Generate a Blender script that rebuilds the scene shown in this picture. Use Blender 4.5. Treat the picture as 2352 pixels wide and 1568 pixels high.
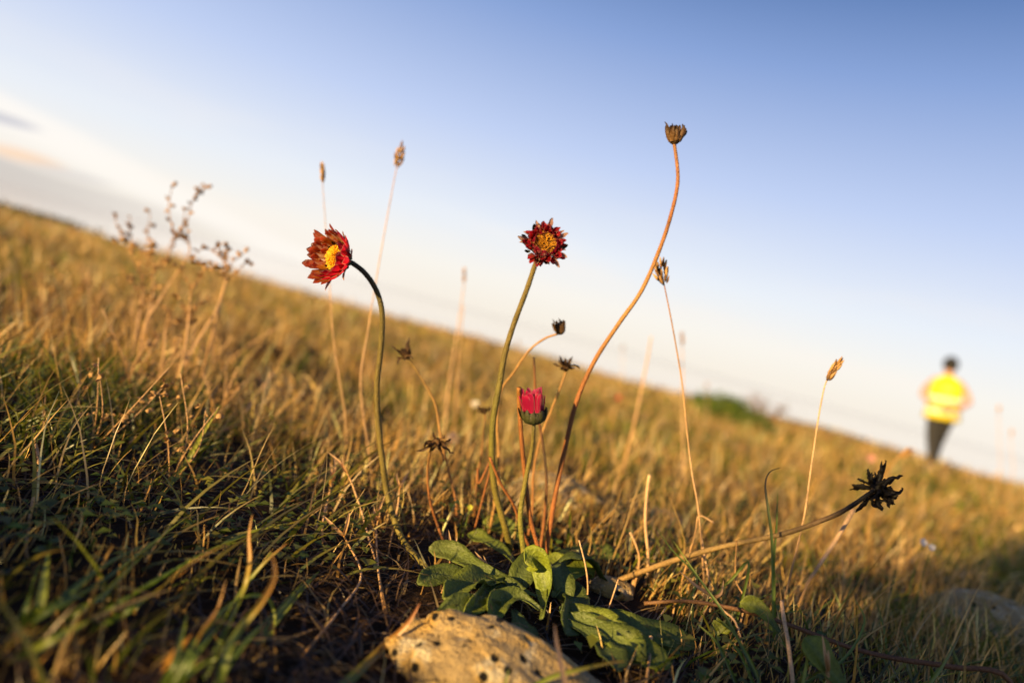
import bpy, math, random
import numpy as np
from mathutils import Vector, Matrix, Euler
from mathutils import noise as mnoise

for o in list(bpy.data.objects): bpy.data.objects.remove(o)
scene = bpy.context.scene
COL = scene.collection
random.seed(7)
rng = np.random.default_rng(11)
R = math.radians

# ------------------------------------------------------------ camera, world, sun, exposure
CAM = Vector((0, 0, 0.14))
ROLL, PITCH = R(15.0), R(1.9)
fwd = Vector((0, math.cos(PITCH), -math.sin(PITCH)))
X0 = Vector((1, 0, 0)); U0 = X0.cross(fwd)
cr = math.cos(ROLL) * X0 + math.sin(ROLL) * U0
cu = -math.sin(ROLL) * X0 + math.cos(ROLL) * U0
cd = bpy.data.cameras.new('camera'); cam = bpy.data.objects.new('camera', cd); COL.objects.link(cam)
cam.matrix_world = Matrix(((cr.x, cu.x, -fwd.x, CAM.x), (cr.y, cu.y, -fwd.y, CAM.y), (cr.z, cu.z, -fwd.z, CAM.z), (0, 0, 0, 1)))
cd.sensor_width = 36; cd.lens = 24; cd.clip_start = 0.01; cd.clip_end = 60000
cd.dof.use_dof = True; cd.dof.focus_distance = 0.345; cd.dof.aperture_fstop = 3.8; cd.dof.aperture_blades = 0
scene.camera = cam
F = 1568.0
def P(px, py, d):
    u = (px - 1176) / F; v = (784 - py) / F
    return CAM + d * (fwd + u * cr + v * cu)

SUN_AZ, SUN_EL = R(221), R(11)            # clockwise from +Y (the view direction)
to_sun = Vector((math.sin(SUN_AZ) * math.cos(SUN_EL), math.cos(SUN_AZ) * math.cos(SUN_EL), math.sin(SUN_EL)))
w = bpy.data.worlds.new('World'); scene.world = w; w.use_nodes = True
nt = w.node_tree; nt.nodes.clear()
def N(t, **k):
    n = nt.nodes.new(t)
    for a, b in k.items(): setattr(n, a, b)
    return n
def L(a, b): nt.links.new(a, b)
def M(op, a, b=None, clamp=False):
    n = N('ShaderNodeMath', operation=op, use_clamp=clamp)
    for i, x in enumerate((a, b)):
        if x is None: continue
        if isinstance(x, (int, float)): n.inputs[i].default_value = x
        else: L(x, n.inputs[i])
    return n.outputs[0]
def MixC(f, a, b, mode='MIX'):
    n = N('ShaderNodeMix', data_type='RGBA', blend_type=mode)
    for s, x in ((n.inputs[0], f), (n.inputs[6], a), (n.inputs[7], b)):
        if isinstance(x, (int, float)): s.default_value = x
        elif isinstance(x, tuple): s.default_value = (*x, 1)
        else: L(x, s)
    return n.outputs[2]
sky = N('ShaderNodeTexSky', sky_type='NISHITA', sun_disc=False, sun_elevation=SUN_EL, sun_rotation=SUN_AZ)
sky.air_density = 1.0; sky.dust_density = 0.6; sky.ozone_density = 2.0; sky.altitude = 50
tc = N('ShaderNodeTexCoord'); sep = N('ShaderNodeSeparateXYZ'); L(tc.outputs['Generated'], sep.inputs[0])
az = M('ARCTAN2', sep.outputs[0], sep.outputs[1])                # radians, 0 = view direction, left negative
el = sep.outputs[2]
# hazy pale air low down, clear deeper blue higher: a factor of elevation
ramp = N('ShaderNodeValToRGB'); L(M('MULTIPLY', el, 1.0, True), ramp.inputs[0])
SKY_STOPS = [(0.0, (9.3, 8.6, 7.6)), (0.05, (9.4, 9.0, 8.4)), (0.12, (8.2, 8.6, 9.3)), (0.25, (5.3, 6.3, 8.9)), (0.40, (2.5, 3.7, 6.8)), (0.50, (1.0, 1.95, 4.5)), (1.0, (0.25, 0.55, 1.8))]
e = ramp.color_ramp.elements
while len(e) < len(SKY_STOPS): e.new(0.5)
for k, (p, c) in enumerate(SKY_STOPS): e[k].position = p; e[k].color = (*[x / 10 for x in c], 1)
air = MixC(1.0, ramp.outputs[0], (10, 10, 10), 'MULTIPLY')
base = MixC(0.93, sky.outputs[0], air)
def noise_at(vec, scale, detail=4, rough=.5):
    n = N('ShaderNodeTexNoise'); n.inputs['Scale'].default_value = scale; n.inputs['Detail'].default_value = detail; n.inputs['Roughness'].default_value = rough
    L(vec, n.inputs['Vector']); return n.outputs[0]
comb = N('ShaderNodeCombineXYZ'); L(az, comb.inputs[0]); L(M('MULTIPLY', el, 7.0), comb.inputs[1])
cn = noise_at(comb.outputs[0], 2.2, 5, .55)
# thin cream cirrus streaks low in the sky
def smooth(x, a, b):
    n = N('ShaderNodeMapRange', interpolation_type='SMOOTHSTEP'); L(x, n.inputs[0]); n.inputs[1].default_value = a; n.inputs[2].default_value = b; return n.outputs[0]
low = M('SUBTRACT', 1.0, smooth(el, .04, .22))
cir = M('MULTIPLY', smooth(cn, .45, .68), low)
c1 = MixC(M('MULTIPLY', cir, .55), base, (9.4, 8.7, 8.0))
# grey cloud bank lying on the horizon towards the left
bt = M('ADD', M('MULTIPLY', M('SUBTRACT', -.20, az), .055), M('MULTIPLY', M('SUBTRACT', cn, .5), .03))
bank = M('MULTIPLY', M('SUBTRACT', 1.0, smooth(M('SUBTRACT', el, bt), -.004, .006)), smooth(M('MULTIPLY', az, -1.0), .34, .70))
st = M('DIVIDE', M('SUBTRACT', el, M('MULTIPLY', M('SUBTRACT', -.30, az), .2)), .022)
st = M('ADD', M('MULTIPLY', st, st), M('MULTIPLY', M('SUBTRACT', cn, .5), 2.5))
c1 = MixC(M('MULTIPLY', M('SUBTRACT', 1.0, smooth(st, 0, 1.3)), .7), c1, (9.8, 9.3, 8.7))
c2 = MixC(M('MULTIPLY', bank, .6), c1, (4.7, 4.3, 4.2))
# two small evening clouds above it
def puff(a0, e0, wa, we, col, amt, cin):
    da = M('DIVIDE', M('SUBTRACT', az, a0), wa); de = M('DIVIDE', M('SUBTRACT', el, e0), we)
    rr = M('ADD', M('MULTIPLY', da, da), M('MULTIPLY', de, de))
    rr = M('ADD', rr, M('MULTIPLY', M('SUBTRACT', cn, .5), 2.2))
    return MixC(M('MULTIPLY', M('SUBTRACT', 1.0, smooth(rr, .1, 1.0)), amt), cin, col)
c3 = puff(-.655, .035, .06, .010, (9.4, 6.9, 5.0), .95, c2)
c3 = puff(-.60, .030, .06, .006, (6.2, 5.8, 5.8), .6, c3)
c3 = puff(-.68, .069, .05, .007, (4.6, 4.7, 5.6), .7, c3)
bg = N('ShaderNodeBackground'); bg.inputs[1].default_value = 0.05; L(c3, bg.inputs[0])
wo = N('ShaderNodeOutputWorld'); L(bg.outputs[0], wo.inputs[0])

sd = bpy.data.lights.new('sun', 'SUN'); sd.energy = 5.0; sd.angle = R(0.6); sd.color = (1.0, 0.69, 0.29)
sun = bpy.data.objects.new('sun', sd); COL.objects.link(sun); sun.rotation_euler = to_sun.to_track_quat('Z', 'Y').to_euler(); sun.location = (-3, -3, 3)
scene.view_settings.view_transform = 'Standard'; scene.view_settings.look = 'None'
scene.view_settings.exposure = 1.08; scene.view_settings.gamma = 1; scene.view_settings.use_curve_mapping = False

# ------------------------------------------------------------ materials
def new_mat(name):
    global nt
    m = bpy.data.materials.new(name); m.use_nodes = True; nt = m.node_tree; nt.nodes.clear(); return m
def leafy(name, transl=.35, rough=.5, gloss=.06, grain=300, grain_amt=.35, bump=.0004):
    """plant tissue: colour from the mesh's own tint layer, fine grain, some light let through"""
    m = new_mat(name)
    a = N('ShaderNodeAttribute', attribute_name='tint')
    c = N('ShaderNodeTexCoord'); n = noise_at(c.outputs['Object'], grain, 3)
    n_big = noise_at(c.outputs['Object'], grain / 8, 3)
    g = M('ADD', M('MULTIPLY', M('SUBTRACT', M('ADD', M('MULTIPLY', n, .55), M('MULTIPLY', n_big, .45)), .5), grain_amt * 3), 1.0)
    sc = N('ShaderNodeVectorMath', operation='SCALE'); L(a.outputs['Color'], sc.inputs[0]); L(g, sc.inputs['Scale'])
    d = N('ShaderNodeBsdfDiffuse'); L(sc.outputs[0], d.inputs[0])
    t = N('ShaderNodeBsdfTranslucent'); L(sc.outputs[0], t.inputs[0])
    gl = N('ShaderNodeBsdfGlossy'); gl.inputs['Roughness'].default_value = rough; gl.inputs[0].default_value = (1, 1, 1, 1)
    bp = N('ShaderNodeBump'); bp.inputs['Distance'].default_value = bump; L(n, bp.inputs['Height'])
    L(bp.outputs[0], d.inputs['Normal']); L(bp.outputs[0], gl.inputs['Normal'])
    mx = N('ShaderNodeMixShader'); mx.inputs[0].default_value = transl; L(d.outputs[0], mx.inputs[1]); L(t.outputs[0], mx.inputs[2])
    m2 = N('ShaderNodeMixShader'); m2.inputs[0].default_value = gloss; L(mx.outputs[0], m2.inputs[1]); L(gl.outputs[0], m2.inputs[2])
    o = N('ShaderNodeOutputMaterial'); L(m2.outputs[0], o.inputs[0]); return m
MAT_GRASS = leafy('grass_tissue', .45, .45, .04, 150, .25)
MAT_LEAF = leafy('rosette_leaf_tissue', .22, .5, .03, 700, .6, .0008)
MAT_STEM = leafy('stem_tissue', .08, .5, .03, 1100, .7, .0009)
MAT_DRY = leafy('dry_bract_tissue', .12, .6, .02, 700, .45, .0006)
MAT_FLORET = leafy('floret_tissue', .3, .5, .03, 900, .2)

def petal_mat(name, front_in, front_out, back, edge, transl=.45):
    m = new_mat(name)
    a = N('ShaderNodeAttribute', attribute_name='tint'); s = N('ShaderNodeSeparateColor'); L(a.outputs['Color'], s.inputs[0])
    side, along = s.outputs[0], s.outputs[1]
    geo = N('ShaderNodeNewGeometry')
    c = N('ShaderNodeTexCoord'); n = noise_at(c.outputs['Object'], 500, 3)
    front = MixC(smooth(M('ADD', along, M('MULTIPLY', M('SUBTRACT', n, .5), .3)), .35, .95), front_in, front_out)
    both = MixC(geo.outputs['Backfacing'], front, back)
    ed = M('MAXIMUM', smooth(side, .80, 1.0), M('MULTIPLY', smooth(along, .93, 1.0), .5))
    colr = MixC(M('MULTIPLY', ed, .75), both, edge)
    vs = N('ShaderNodeTexWave'); vs.inputs['Scale'].default_value = 4; vs.inputs['Distortion'].default_value = 1
    sv = N('ShaderNodeCombineXYZ'); L(M('MULTIPLY', side, 2.5), sv.inputs[0]); L(sv.outputs[0], vs.inputs['Vector'])
    colr = MixC(M('MULTIPLY', vs.outputs['Fac'], .35), colr, MixC(1.0, colr, (.55, .45, .5), 'MULTIPLY'))
    d = N('ShaderNodeBsdfDiffuse'); L(colr, d.inputs[0]); t = N('ShaderNodeBsdfTranslucent'); L(colr, t.inputs[0])
    gl = N('ShaderNodeBsdfGlossy'); gl.inputs['Roughness'].default_value = .35
    bp = N('ShaderNodeBump'); bp.inputs['Distance'].default_value = .0004; L(vs.outputs['Fac'], bp.inputs['Height'])
    L(bp.outputs[0], d.inputs['Normal']); L(bp.outputs[0], gl.inputs['Normal'])
    mx = N('ShaderNodeMixShader'); mx.inputs[0].default_value = transl; L(d.outputs[0], mx.inputs[1]); L(t.outputs[0], mx.inputs[2])
    m2 = N('ShaderNodeMixShader'); m2.inputs[0].default_value = .05; L(mx.outputs[0], m2.inputs[1]); L(gl.outputs[0], m2.inputs[2])
    o = N('ShaderNodeOutputMaterial'); L(m2.outputs[0], o.inputs[0]); return m
MAT_PETAL_A = petal_mat('orange_red_petal', (1.0, .42, .015), (.92, .12, .05), (.72, .012, .04), (1.0, .6, .42), .62)
MAT_PETAL_B = petal_mat('crimson_petal', (.70, .012, .012), (.68, .018, .05), (.50, .010, .05), (.95, .5, .36), .4)
MAT_PETAL_C = petal_mat('magenta_petal', (.95, .015, .10), (1.0, .10, .30), (1.0, .02, .15), (.9, .45, .45), .3)
MAT_PETAL_DRY = petal_mat('withered_pink_petal', (.8, .42, .3), (.85, .5, .38), (.7, .35, .28), (.9, .6, .5), .3)

def soil_mat():
    m = new_mat('dry_soil_and_thatch')
    c = N('ShaderNodeTexCoord')
    n1 = noise_at(c.outputs['Object'], 9, 6, .6); n2 = noise_at(c.outputs['Object'], 120, 5, .65); n3 = noise_at(c.outputs['Object'], 1.3, 4)
    c1 = MixC(smooth(n1, .35, .65), (.016, .009, .005), (.034, .018, .009))
    c2 = MixC(smooth(n2, .55, .75), c1, (.07, .038, .018))
    # beyond a few metres the sward closes over the soil
    geo = N('ShaderNodeNewGeometry'); sp = N('ShaderNodeSeparateXYZ'); L(geo.outputs['Position'], sp.inputs[0])
    far = smooth(M('ABSOLUTE', sp.outputs[1]), 2.0, 7.0)
    gc = MixC(smooth(n3, .35, .7), (.10, .06, .018), (.06, .055, .014))
    col = MixC(far, c2, gc)
    b = N('ShaderNodeBsdfPrincipled'); L(col, b.inputs['Base Color']); b.inputs['Roughness'].default_value = .95; b.inputs['Specular IOR Level'].default_value = .1
    bp = N('ShaderNodeBump'); bp.inputs['Distance'].default_value = .004; L(n2, bp.inputs['Height']); L(bp.outputs[0], b.inputs['Normal'])
    o = N('ShaderNodeOutputMaterial'); L(b.outputs[0], o.inputs[0]); return m
MAT_SOIL = soil_mat()

def rock_mat(name, tone=1.0):
    m = new_mat(name); c = N('ShaderNodeTexCoord'); ob = c.outputs['Object']
    n1 = noise_at(ob, 38, 5, .6); n2 = noise_at(ob, 420, 5, .7); n3 = noise_at(ob, 90, 4, .6)
    vo = N('ShaderNodeTexVoronoi'); vo.inputs['Scale'].default_value = 650; L(ob, vo.inputs['Vector'])
    vo2 = N('ShaderNodeTexVoronoi'); vo2.inputs['Scale'].default_value = 150; L(ob, vo2.inputs['Vector'])
    c1 = MixC(smooth(n1, .4, .62), (.42 * tone, .30 * tone, .15 * tone), (.56 * tone, .34 * tone, .09 * tone))
    c2 = MixC(smooth(n3, .52, .66), c1, (.60 * tone, .50 * tone, .33 * tone))
    c3 = MixC(M('MULTIPLY', smooth(n2, .5, .7), .6), c2, (.16 * tone, .12 * tone, .08 * tone))
    pit = M('MULTIPLY', M('SUBTRACT', 1.0, smooth(vo2.outputs['Distance'], .20, .30)), smooth(n3, .44, .5))
    c4 = MixC(pit, c3, (.012, .01, .008))
    b = N('ShaderNodeBsdfPrincipled'); L(c4, b.inputs['Base Color']); b.inputs['Roughness'].default_value = .9; b.inputs['Specular IOR Level'].default_value = .2
    h = M('SUBTRACT', M('ADD', M('MULTIPLY', vo.outputs['Distance'], .5), n2), M('MULTIPLY', pit, 1.5))
    bp = N('ShaderNodeBump'); bp.inputs['Distance'].default_value = .0026; bp.inputs['Strength'].default_value = 1.0; L(h, bp.inputs['Height']); L(bp.outputs[0], b.inputs['Normal'])
    o = N('ShaderNodeOutputMaterial'); L(b.outputs[0], o.inputs[0]); return m
MAT_ROCK = rock_mat('pitted_limestone', 1.0); MAT_ROCK2 = rock_mat('tan_limestone', .95)

def plain(name, col, rough=.8, grain=30, amt=.15, metal=0):
    m = new_mat(name); c = N('ShaderNodeTexCoord'); n = noise_at(c.outputs['Object'], grain, 4)
    cc = MixC(n, tuple(x * (1 - amt) for x in col), tuple(min(1, x * (1 + amt)) for x in col))
    b = N('ShaderNodeBsdfPrincipled'); L(cc, b.inputs['Base Color']); b.inputs['Roughness'].default_value = rough; b.inputs['Metallic'].default_value = metal
    o = N('ShaderNodeOutputMaterial'); L(b.outputs[0], o.inputs[0]); return m

# ------------------------------------------------------------ helpers
TAB = np.random.default_rng(3).random((256, 256))
def vn(x, y):
    xi = np.floor(x).astype(int); yi = np.floor(y).astype(int); fx = x - xi; fy = y - yi
    fx = fx * fx * (3 - 2 * fx); fy = fy * fy * (3 - 2 * fy)
    g = lambda a, b: TAB[a & 255, b & 255]
    return (g(xi, yi) * (1 - fx) + g(xi + 1, yi) * fx) * (1 - fy) + (g(xi, yi + 1) * (1 - fx) + g(xi + 1, yi + 1) * fx) * fy
def gz(x, y):
    """height of the turf"""
    x = np.asarray(x, float); y = np.asarray(y, float)
    yy = np.maximum(y - .4, 0)
    z = -.034 * yy + .003 * np.maximum(x - .5, 0) * np.clip(yy / 3, 0, 1)
    z = np.where(y > 12.5, z - .02 * (y - 12.5) ** 1.7, z)
    r = np.hypot(x, y)
    z += (vn(x * 22 + 5, y * 22) - .5) * .007 * np.clip(r * 4, 0, 1)
    z += (vn(x * 6 + 9, y * 6 + 3) - .5) * .014 * np.clip(r * 2, 0, 1)
    z += (vn(x * 1.3 + 2, y * 1.3 + 7) - .5) * .05 * np.clip((r - .6) / 2, 0, 1)
    z += (vn(x * .35 + 21, y * .35 + 4) - .5) * .14 * np.clip((r - 3) / 6, 0, 1)
    return np.maximum(z, -32)
def gzf(x, y): return float(gz(np.array([x]), np.array([y]))[0])
def on_ground(px, py, dmax=30):
    d = .12
    while d < dmax:
        p = P(px, py, d)
        if p.z <= gzf(p.x, p.y): return p, d
        d *= 1.01
    return p, d

def link(name, me, mat=None, parent=None):
    o = bpy.data.objects.new(name, me); COL.objects.link(o)
    if mat is not None and me is not None and not me.materials: me.materials.append(mat)
    if parent is not None: o.parent = parent
    return o
def tag(o, label=None, cat=None, group=None, kind=None):
    if label: o['label'] = label
    if cat: o['category'] = cat
    if group: o['group'] = group
    if kind: o['kind'] = kind
    return o
def thing(name, loc, label, cat, group=None):
    o = bpy.data.objects.new(name, None); COL.objects.link(o); o.location = loc; o.empty_display_size = .01
    return tag(o, label, cat, group)
def mesh(name, verts, faces, tint=None, smooth_=True):
    """tint: one colour or one per vertex"""
    me = bpy.data.meshes.new(name); me.from_pydata([tuple(v) for v in verts], [], [tuple(f) for f in faces])
    set_tint(me, tint)
    if smooth_: me.polygons.foreach_set('use_smooth', [True] * len(me.polygons))
    me.update(); return me
def set_tint(me, tint):
    if tint is None: return
    a = me.attributes.new('tint', 'FLOAT_COLOR', 'POINT'); n = len(me.vertices)
    arr = np.ones((n, 4), np.float32); arr[:, :3] = np.asarray(tint, np.float32).reshape(-1, 3) if np.ndim(tint) > 1 else np.tile(np.asarray(tint, np.float32), (n, 1))
    a.data.foreach_set('color', arr.ravel())
def quick(name, V, Fc, tint):
    me = bpy.data.meshes.new(name)
    V = np.asarray(V, np.float32); Fc = np.asarray(Fc, np.int32); k = Fc.shape[1]
    me.vertices.add(len(V)); me.vertices.foreach_set('co', V.ravel())
    me.loops.add(Fc.size); me.loops.foreach_set('vertex_index', Fc.ravel())
    me.polygons.add(len(Fc)); me.polygons.foreach_set('loop_start', np.arange(0, Fc.size, k, dtype=np.int32))
    me.polygons.foreach_set('loop_total', np.full(len(Fc), k, np.int32)); me.polygons.foreach_set('use_smooth', np.ones(len(Fc), bool))
    me.update(calc_edges=True); set_tint(me, tint); return me
def catmull(pts, n=6):
    pts = [Vector(p) for p in pts]
    if len(pts) < 3: return [pts[0].lerp(pts[1], i / n) for i in range(n + 1)]
    q = [2 * pts[0] - pts[1]] + pts + [2 * pts[-1] - pts[-2]]; out = []
    for i in range(1, len(q) - 2):
        a, b, c, d = q[i - 1], q[i], q[i + 1], q[i + 2]
        for j in range(n):
            t = j / n
            out.append(.5 * ((2 * b) + (c - a) * t + (2 * a - 5 * b + 4 * c - d) * t * t + (3 * b - a - 3 * c + d) * t ** 3))
    out.append(pts[-1]); return out
def frames(pts):
    T = []
    for i in range(len(pts)):
        a = pts[max(0, i - 1)]; b = pts[min(len(pts) - 1, i + 1)]; T.append((b - a).normalized())
    n = T[0].orthogonal().normalized(); out = []
    for t in T:
        n = (n - n.dot(t) * t).normalized(); out.append((t, n, t.cross(n)))
    return out
def tube(name, pts, rad, tint, mat=MAT_STEM, parent=None, sides=7, n=5, wob=.035, origin=None):
    """rad: (r at first point, r at last); tint: colour list along the length"""
    pts = catmull(pts, n); fr = frames(pts); V = []; Fc = []; tn = []
    og = Vector(origin) if origin is not None else (parent.location if parent else Vector())
    K = len(pts)
    for i, (p, (t, a, b)) in enumerate(zip(pts, fr)):
        s = i / (K - 1); r = rad[0] * (1 - s) + rad[-1] * s
        r *= 1 + wob * math.sin(i * 2.3 + p.x * 900)
        for j in range(sides):
            an = 2 * math.pi * j / sides
            V.append(p + (a * math.cos(an) + b * math.sin(an)) * r - og)
            tn.append(grad(tint, s))
    for i in range(K - 1):
        for j in range(sides):
            Fc.append((i * sides + j, i * sides + (j + 1) % sides, (i + 1) * sides + (j + 1) % sides, (i + 1) * sides + j))
    Fc.append(tuple(range(sides))[::-1]); Fc.append(tuple((K - 1) * sides + j for j in range(sides)))
    me = mesh(name, V, Fc, np.array(tn)); return link(name, me, mat, parent)
def grad(cols, s):
    if not isinstance(cols[0], (tuple, list)): return cols
    x = s * (len(cols) - 1); i = min(int(x), len(cols) - 2); f = x - i
    return tuple(cols[i][k] * (1 - f) + cols[i + 1][k] * f for k in range(3))
def ribbon_mesh(name, pts, width, tint, up=None, n=5, fold=.25, prof=None, wave=0, og=Vector(), across=2, twist=0, vein=None):
    """grass blade or leaf: a folded strip along pts (base first) with real camber"""
    pts = catmull(pts, n); fr = frames(pts); V = []; Fc = []; tn = []; K = len(pts); A = across * 2 + 1
    prof = prof or (lambda s: min(1, s * 5 + .5) * (1 - s ** 2.2) ** .7 + .02)
    ph = random.random() * 6
    for i, (p, (t, a, b)) in enumerate(zip(pts, fr)):
        s = i / (K - 1)
        sd_ = t.cross(up) if up is not None else a
        if sd_.length < 1e-4: sd_ = a
        sd_.normalize(); nn = sd_.cross(t).normalized()
        if twist:
            q = Matrix.Rotation(twist * s, 3, t); sd_ = q @ sd_; nn = q @ nn
        hw = width * .5 * prof(s)
        for j in range(A):
            x = (j - across) / across
            z = fold * abs(x) ** 1.5 * hw + wave * hw * math.sin(s * 17 + ph + (2 if x > 0 else 0)) * abs(x) ** 2
            V.append(p + sd_ * (x * hw) + nn * z - og)
            c = grad(tint, s)
            if vein and abs(x) < .1: c = tuple(c[k] * .5 + vein[k] * .5 for k in range(3))
            tn.append(c)
    for i in range(K - 1):
        for j in range(A - 1):
            q = i * A + j; Fc.append((q, q + 1, q + A + 1, q + A))
    return mesh(name, V, Fc, np.array(tn))
def petal_mesh(Lg, Wd, a0, a1, cup=.35, wavy=0, tint=None, twist=0, n=9, tipf=.5, curl_pow=1.0, seed=0):
    """one petal/bract in local space: grows along +Y, +Z is the flower's axis; angles are its rise"""
    rr = random.Random(seed); V = []; tn = []; Fc = []; y = z = 0; A = 5
    for i in range(n + 1):
        t = i / n; an = a0 + (a1 - a0) * t ** curl_pow
        if i: y += math.cos(an) * Lg / n; z += math.sin(an) * Lg / n
        hw = Wd * .5 * (.45 + .55 * math.sin(min(1, t * 1.5) * math.pi / 2)) * max(.06, (1 - max(0, (t - tipf) / (1 - tipf)) ** 2.2)) ** .6
        tw = twist * t; off = wavy * Wd * (rr.random() - .5)
        for j in range(A):
            x = (j - 2) / 2
            lx = x * hw; lz = cup * (x * x) * hw + wavy * Wd * .3 * (rr.random() - .5)
            lx, lz = lx * math.cos(tw) - lz * math.sin(tw), lx * math.sin(tw) + lz * math.cos(tw)
            V.append((lx + off * .5, y - math.sin(an) * lz, z + math.cos(an) * lz + off * .4))
            if tint is None: tn.append((abs(x), t, 0))
            else: tn.append(grad(tint, t))
    for i in range(n):
        for j in range(A - 1):
            q = i * A + j; Fc.append((q, q + 1, q + A + 1, q + A))
    return mesh('petal', V, Fc, np.array(tn))
def lathe_mesh(name, prof, tint, sides=12, bumps=0):
    V = []; Fc = []; tn = []
    for i, (r, z) in enumerate(prof):
        for j in range(sides):
            a = 2 * math.pi * j / sides; k = r * (1 + bumps * math.sin(j * 4.1 + i))
            V.append((k * math.cos(a), k * math.sin(a), z)); tn.append(grad(tint, i / (len(prof) - 1)))
    for i in range(len(prof) - 1):
        for j in range(sides): Fc.append((i * sides + j, i * sides + (j + 1) % sides, (i + 1) * sides + (j + 1) % sides, (i + 1) * sides + j))
    Fc.append(tuple(range(sides))[::-1]); Fc.append(tuple((len(prof) - 1) * sides + j for j in range(sides)))
    return mesh(name, V, Fc, np.array(tn))
def axis_rot(axis, spin=0):
    return (Vector(axis).normalized().to_track_quat('Z', 'Y').to_matrix() @ Matrix.Rotation(spin, 3, 'Z'))
def place(o, R3, loc, s=1.0):
    m = R3.to_4x4(); o.matrix_basis = Matrix.Translation(loc) @ m @ Matrix.Scale(s, 4)

# ------------------------------------------------------------ the land, the sea
def ground():
    def axis_vals(a, b, n, k):   # dense near zero
        t = np.linspace(-1, 1, n); s = np.sinh(t * k) / math.sinh(k)
        return np.where(s < 0, -a * s * -1, b * s)
    xs = axis_vals(260, 260, 420, 9.0); ys = axis_vals(120, 160, 420, 8.5)
    Xg, Yg = np.meshgrid(xs, ys); Z = gz(Xg, Yg)
    V = np.stack([Xg.ravel(), Yg.ravel(), Z.ravel()], 1)
    i, j = np.meshgrid(np.arange(419), np.arange(419)); q = (j * 420 + i).ravel()
    Fc = np.stack([q, q + 1, q + 421, q + 420], 1)
    o = link('ground', quick('ground', V, Fc, None), MAT_SOIL); tag(o, kind='structure')
ground()
def sea():
    m = new_mat('sea_water'); c = N('ShaderNodeTexCoord'); n = noise_at(c.outputs['Object'], .05, 6, .6)
    b = N('ShaderNodeBsdfPrincipled'); b.inputs['Base Color'].default_value = (.9, .8, .66, 1); b.inputs['Roughness'].default_value = .12  # cream base colour carries the pale glare on the water
    L(M('ADD', M('MULTIPLY', n, .04), .04), b.inputs['Roughness'])
    o = N('ShaderNodeOutputMaterial'); L(b.outputs[0], o.inputs[0])
    S = 25000
    tag(link('sea', mesh('sea', [(-S, -S, -31), (S, -S, -31), (S, S, -31), (-S, S, -31)], [(0, 1, 2, 3)], None, False), m), kind='structure')
sea()

# ------------------------------------------------------------ turf, built as masses
STRAW = np.array([(.76, .47, .13), (.68, .42, .13), (.60, .34, .075), (.80, .56, .24), (.44, .26, .08)])
GREEN = np.array([(.17, .22, .014), (.24, .26, .018), (.12, .18, .014), (.36, .32, .03), (.20, .20, .016)])
BROWN = np.array([(.16, .09, .04), (.22, .12, .045), (.10, .06, .03)])
def scatter(n, r0, r1, a0=-56, a1=56, power=0.0):
    """even in log distance (power 0) over a wedge in front, with margin"""
    t = rng.random(n); r = r0 * (r1 / r0) ** t if power == 0 else (r0 ** power + t * (r1 ** power - r0 ** power)) ** (1 / power)
    a = np.radians(a0 + (a1 - a0) * rng.random(n)); return r * np.sin(a), r * np.cos(a), r
def blades(name, x, y, h, wd, col, lean, bend, mat, seg=4, kink=0, z0=None, tipcol=None, bias=(.15, 0)):
    n = len(x); az_ = rng.random(n) * 2 * math.pi; la = rng.random(n) * 2 * math.pi
    # a light prevailing lean to the right, as the wind leaves it
    lx = np.cos(la) * lean + bias[0] * lean; ly = np.sin(la) * lean + bias[1] * lean
    z = gz(x, y) if z0 is None else z0
    V = np.zeros((n, seg + 1, 2, 3), np.float32); C = np.zeros((n, seg + 1, 2, 3), np.float32)
    kx = np.zeros(n); ky = np.zeros(n); kz = np.zeros(n)
    px = x.copy(); py = y.copy(); pz = z - .002
    dx, dy, dz = lx.copy(), ly.copy(), np.ones(n)
    for s in range(seg + 1):
        t = s / seg
        w_ = wd * (1 - t) ** .6 * .5 if s < seg else wd * .04
        wx = np.cos(az_ + .6 * t) * w_; wy = np.sin(az_ + .6 * t) * w_
        V[:, s, 0] = np.stack([px - wx, py - wy, pz], 1); V[:, s, 1] = np.stack([px + wx, py + wy, pz], 1)
        c = col * (1 - t * .0)
        if tipcol is not None: c = col * (1 - t ** 2)[..., None] + tipcol * (t ** 2) if np.ndim(t) else col * (1 - t ** 2) + tipcol * t ** 2
        C[:, s, 0] = c; C[:, s, 1] = c
        nn = np.sqrt(dx * dx + dy * dy + dz * dz); st = h / seg / nn
        px = px + dx * st; py = py + dy * st; pz = pz + dz * st
        dx = dx + lx * bend + kink * rng.normal(size=n); dy = dy + ly * bend + kink * rng.normal(size=n); dz = np.maximum(dz - bend * .35 * np.hypot(lx, ly), -.8)
    base = (np.arange(n) * (seg + 1) * 2)[:, None] + (np.arange(seg) * 2)[None]
    Fc = np.stack([base, base + 1, base + 3, base + 2], 2).reshape(-1, 4)
    me = quick(name, V.reshape(-1, 3), Fc, C.reshape(-1, 3)); return link(name, me, mat)
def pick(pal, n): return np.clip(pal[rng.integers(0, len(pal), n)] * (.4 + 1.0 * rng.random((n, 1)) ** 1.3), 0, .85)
def keep(x, y, r, f):
    m = f(x, y); return x[m], y[m], r[m]
def clear_zone(x, y):
    """the turf is thin where the rosette and the front stone are and right before the lens"""
    a = (np.hypot((x - .04) * .72, (y - .355) * 1.1) > .062); b = (np.hypot((x - .0) * .8, y - .255) > .066)
    c = (np.hypot(x, y) > .2)
    return a & b & c
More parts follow.
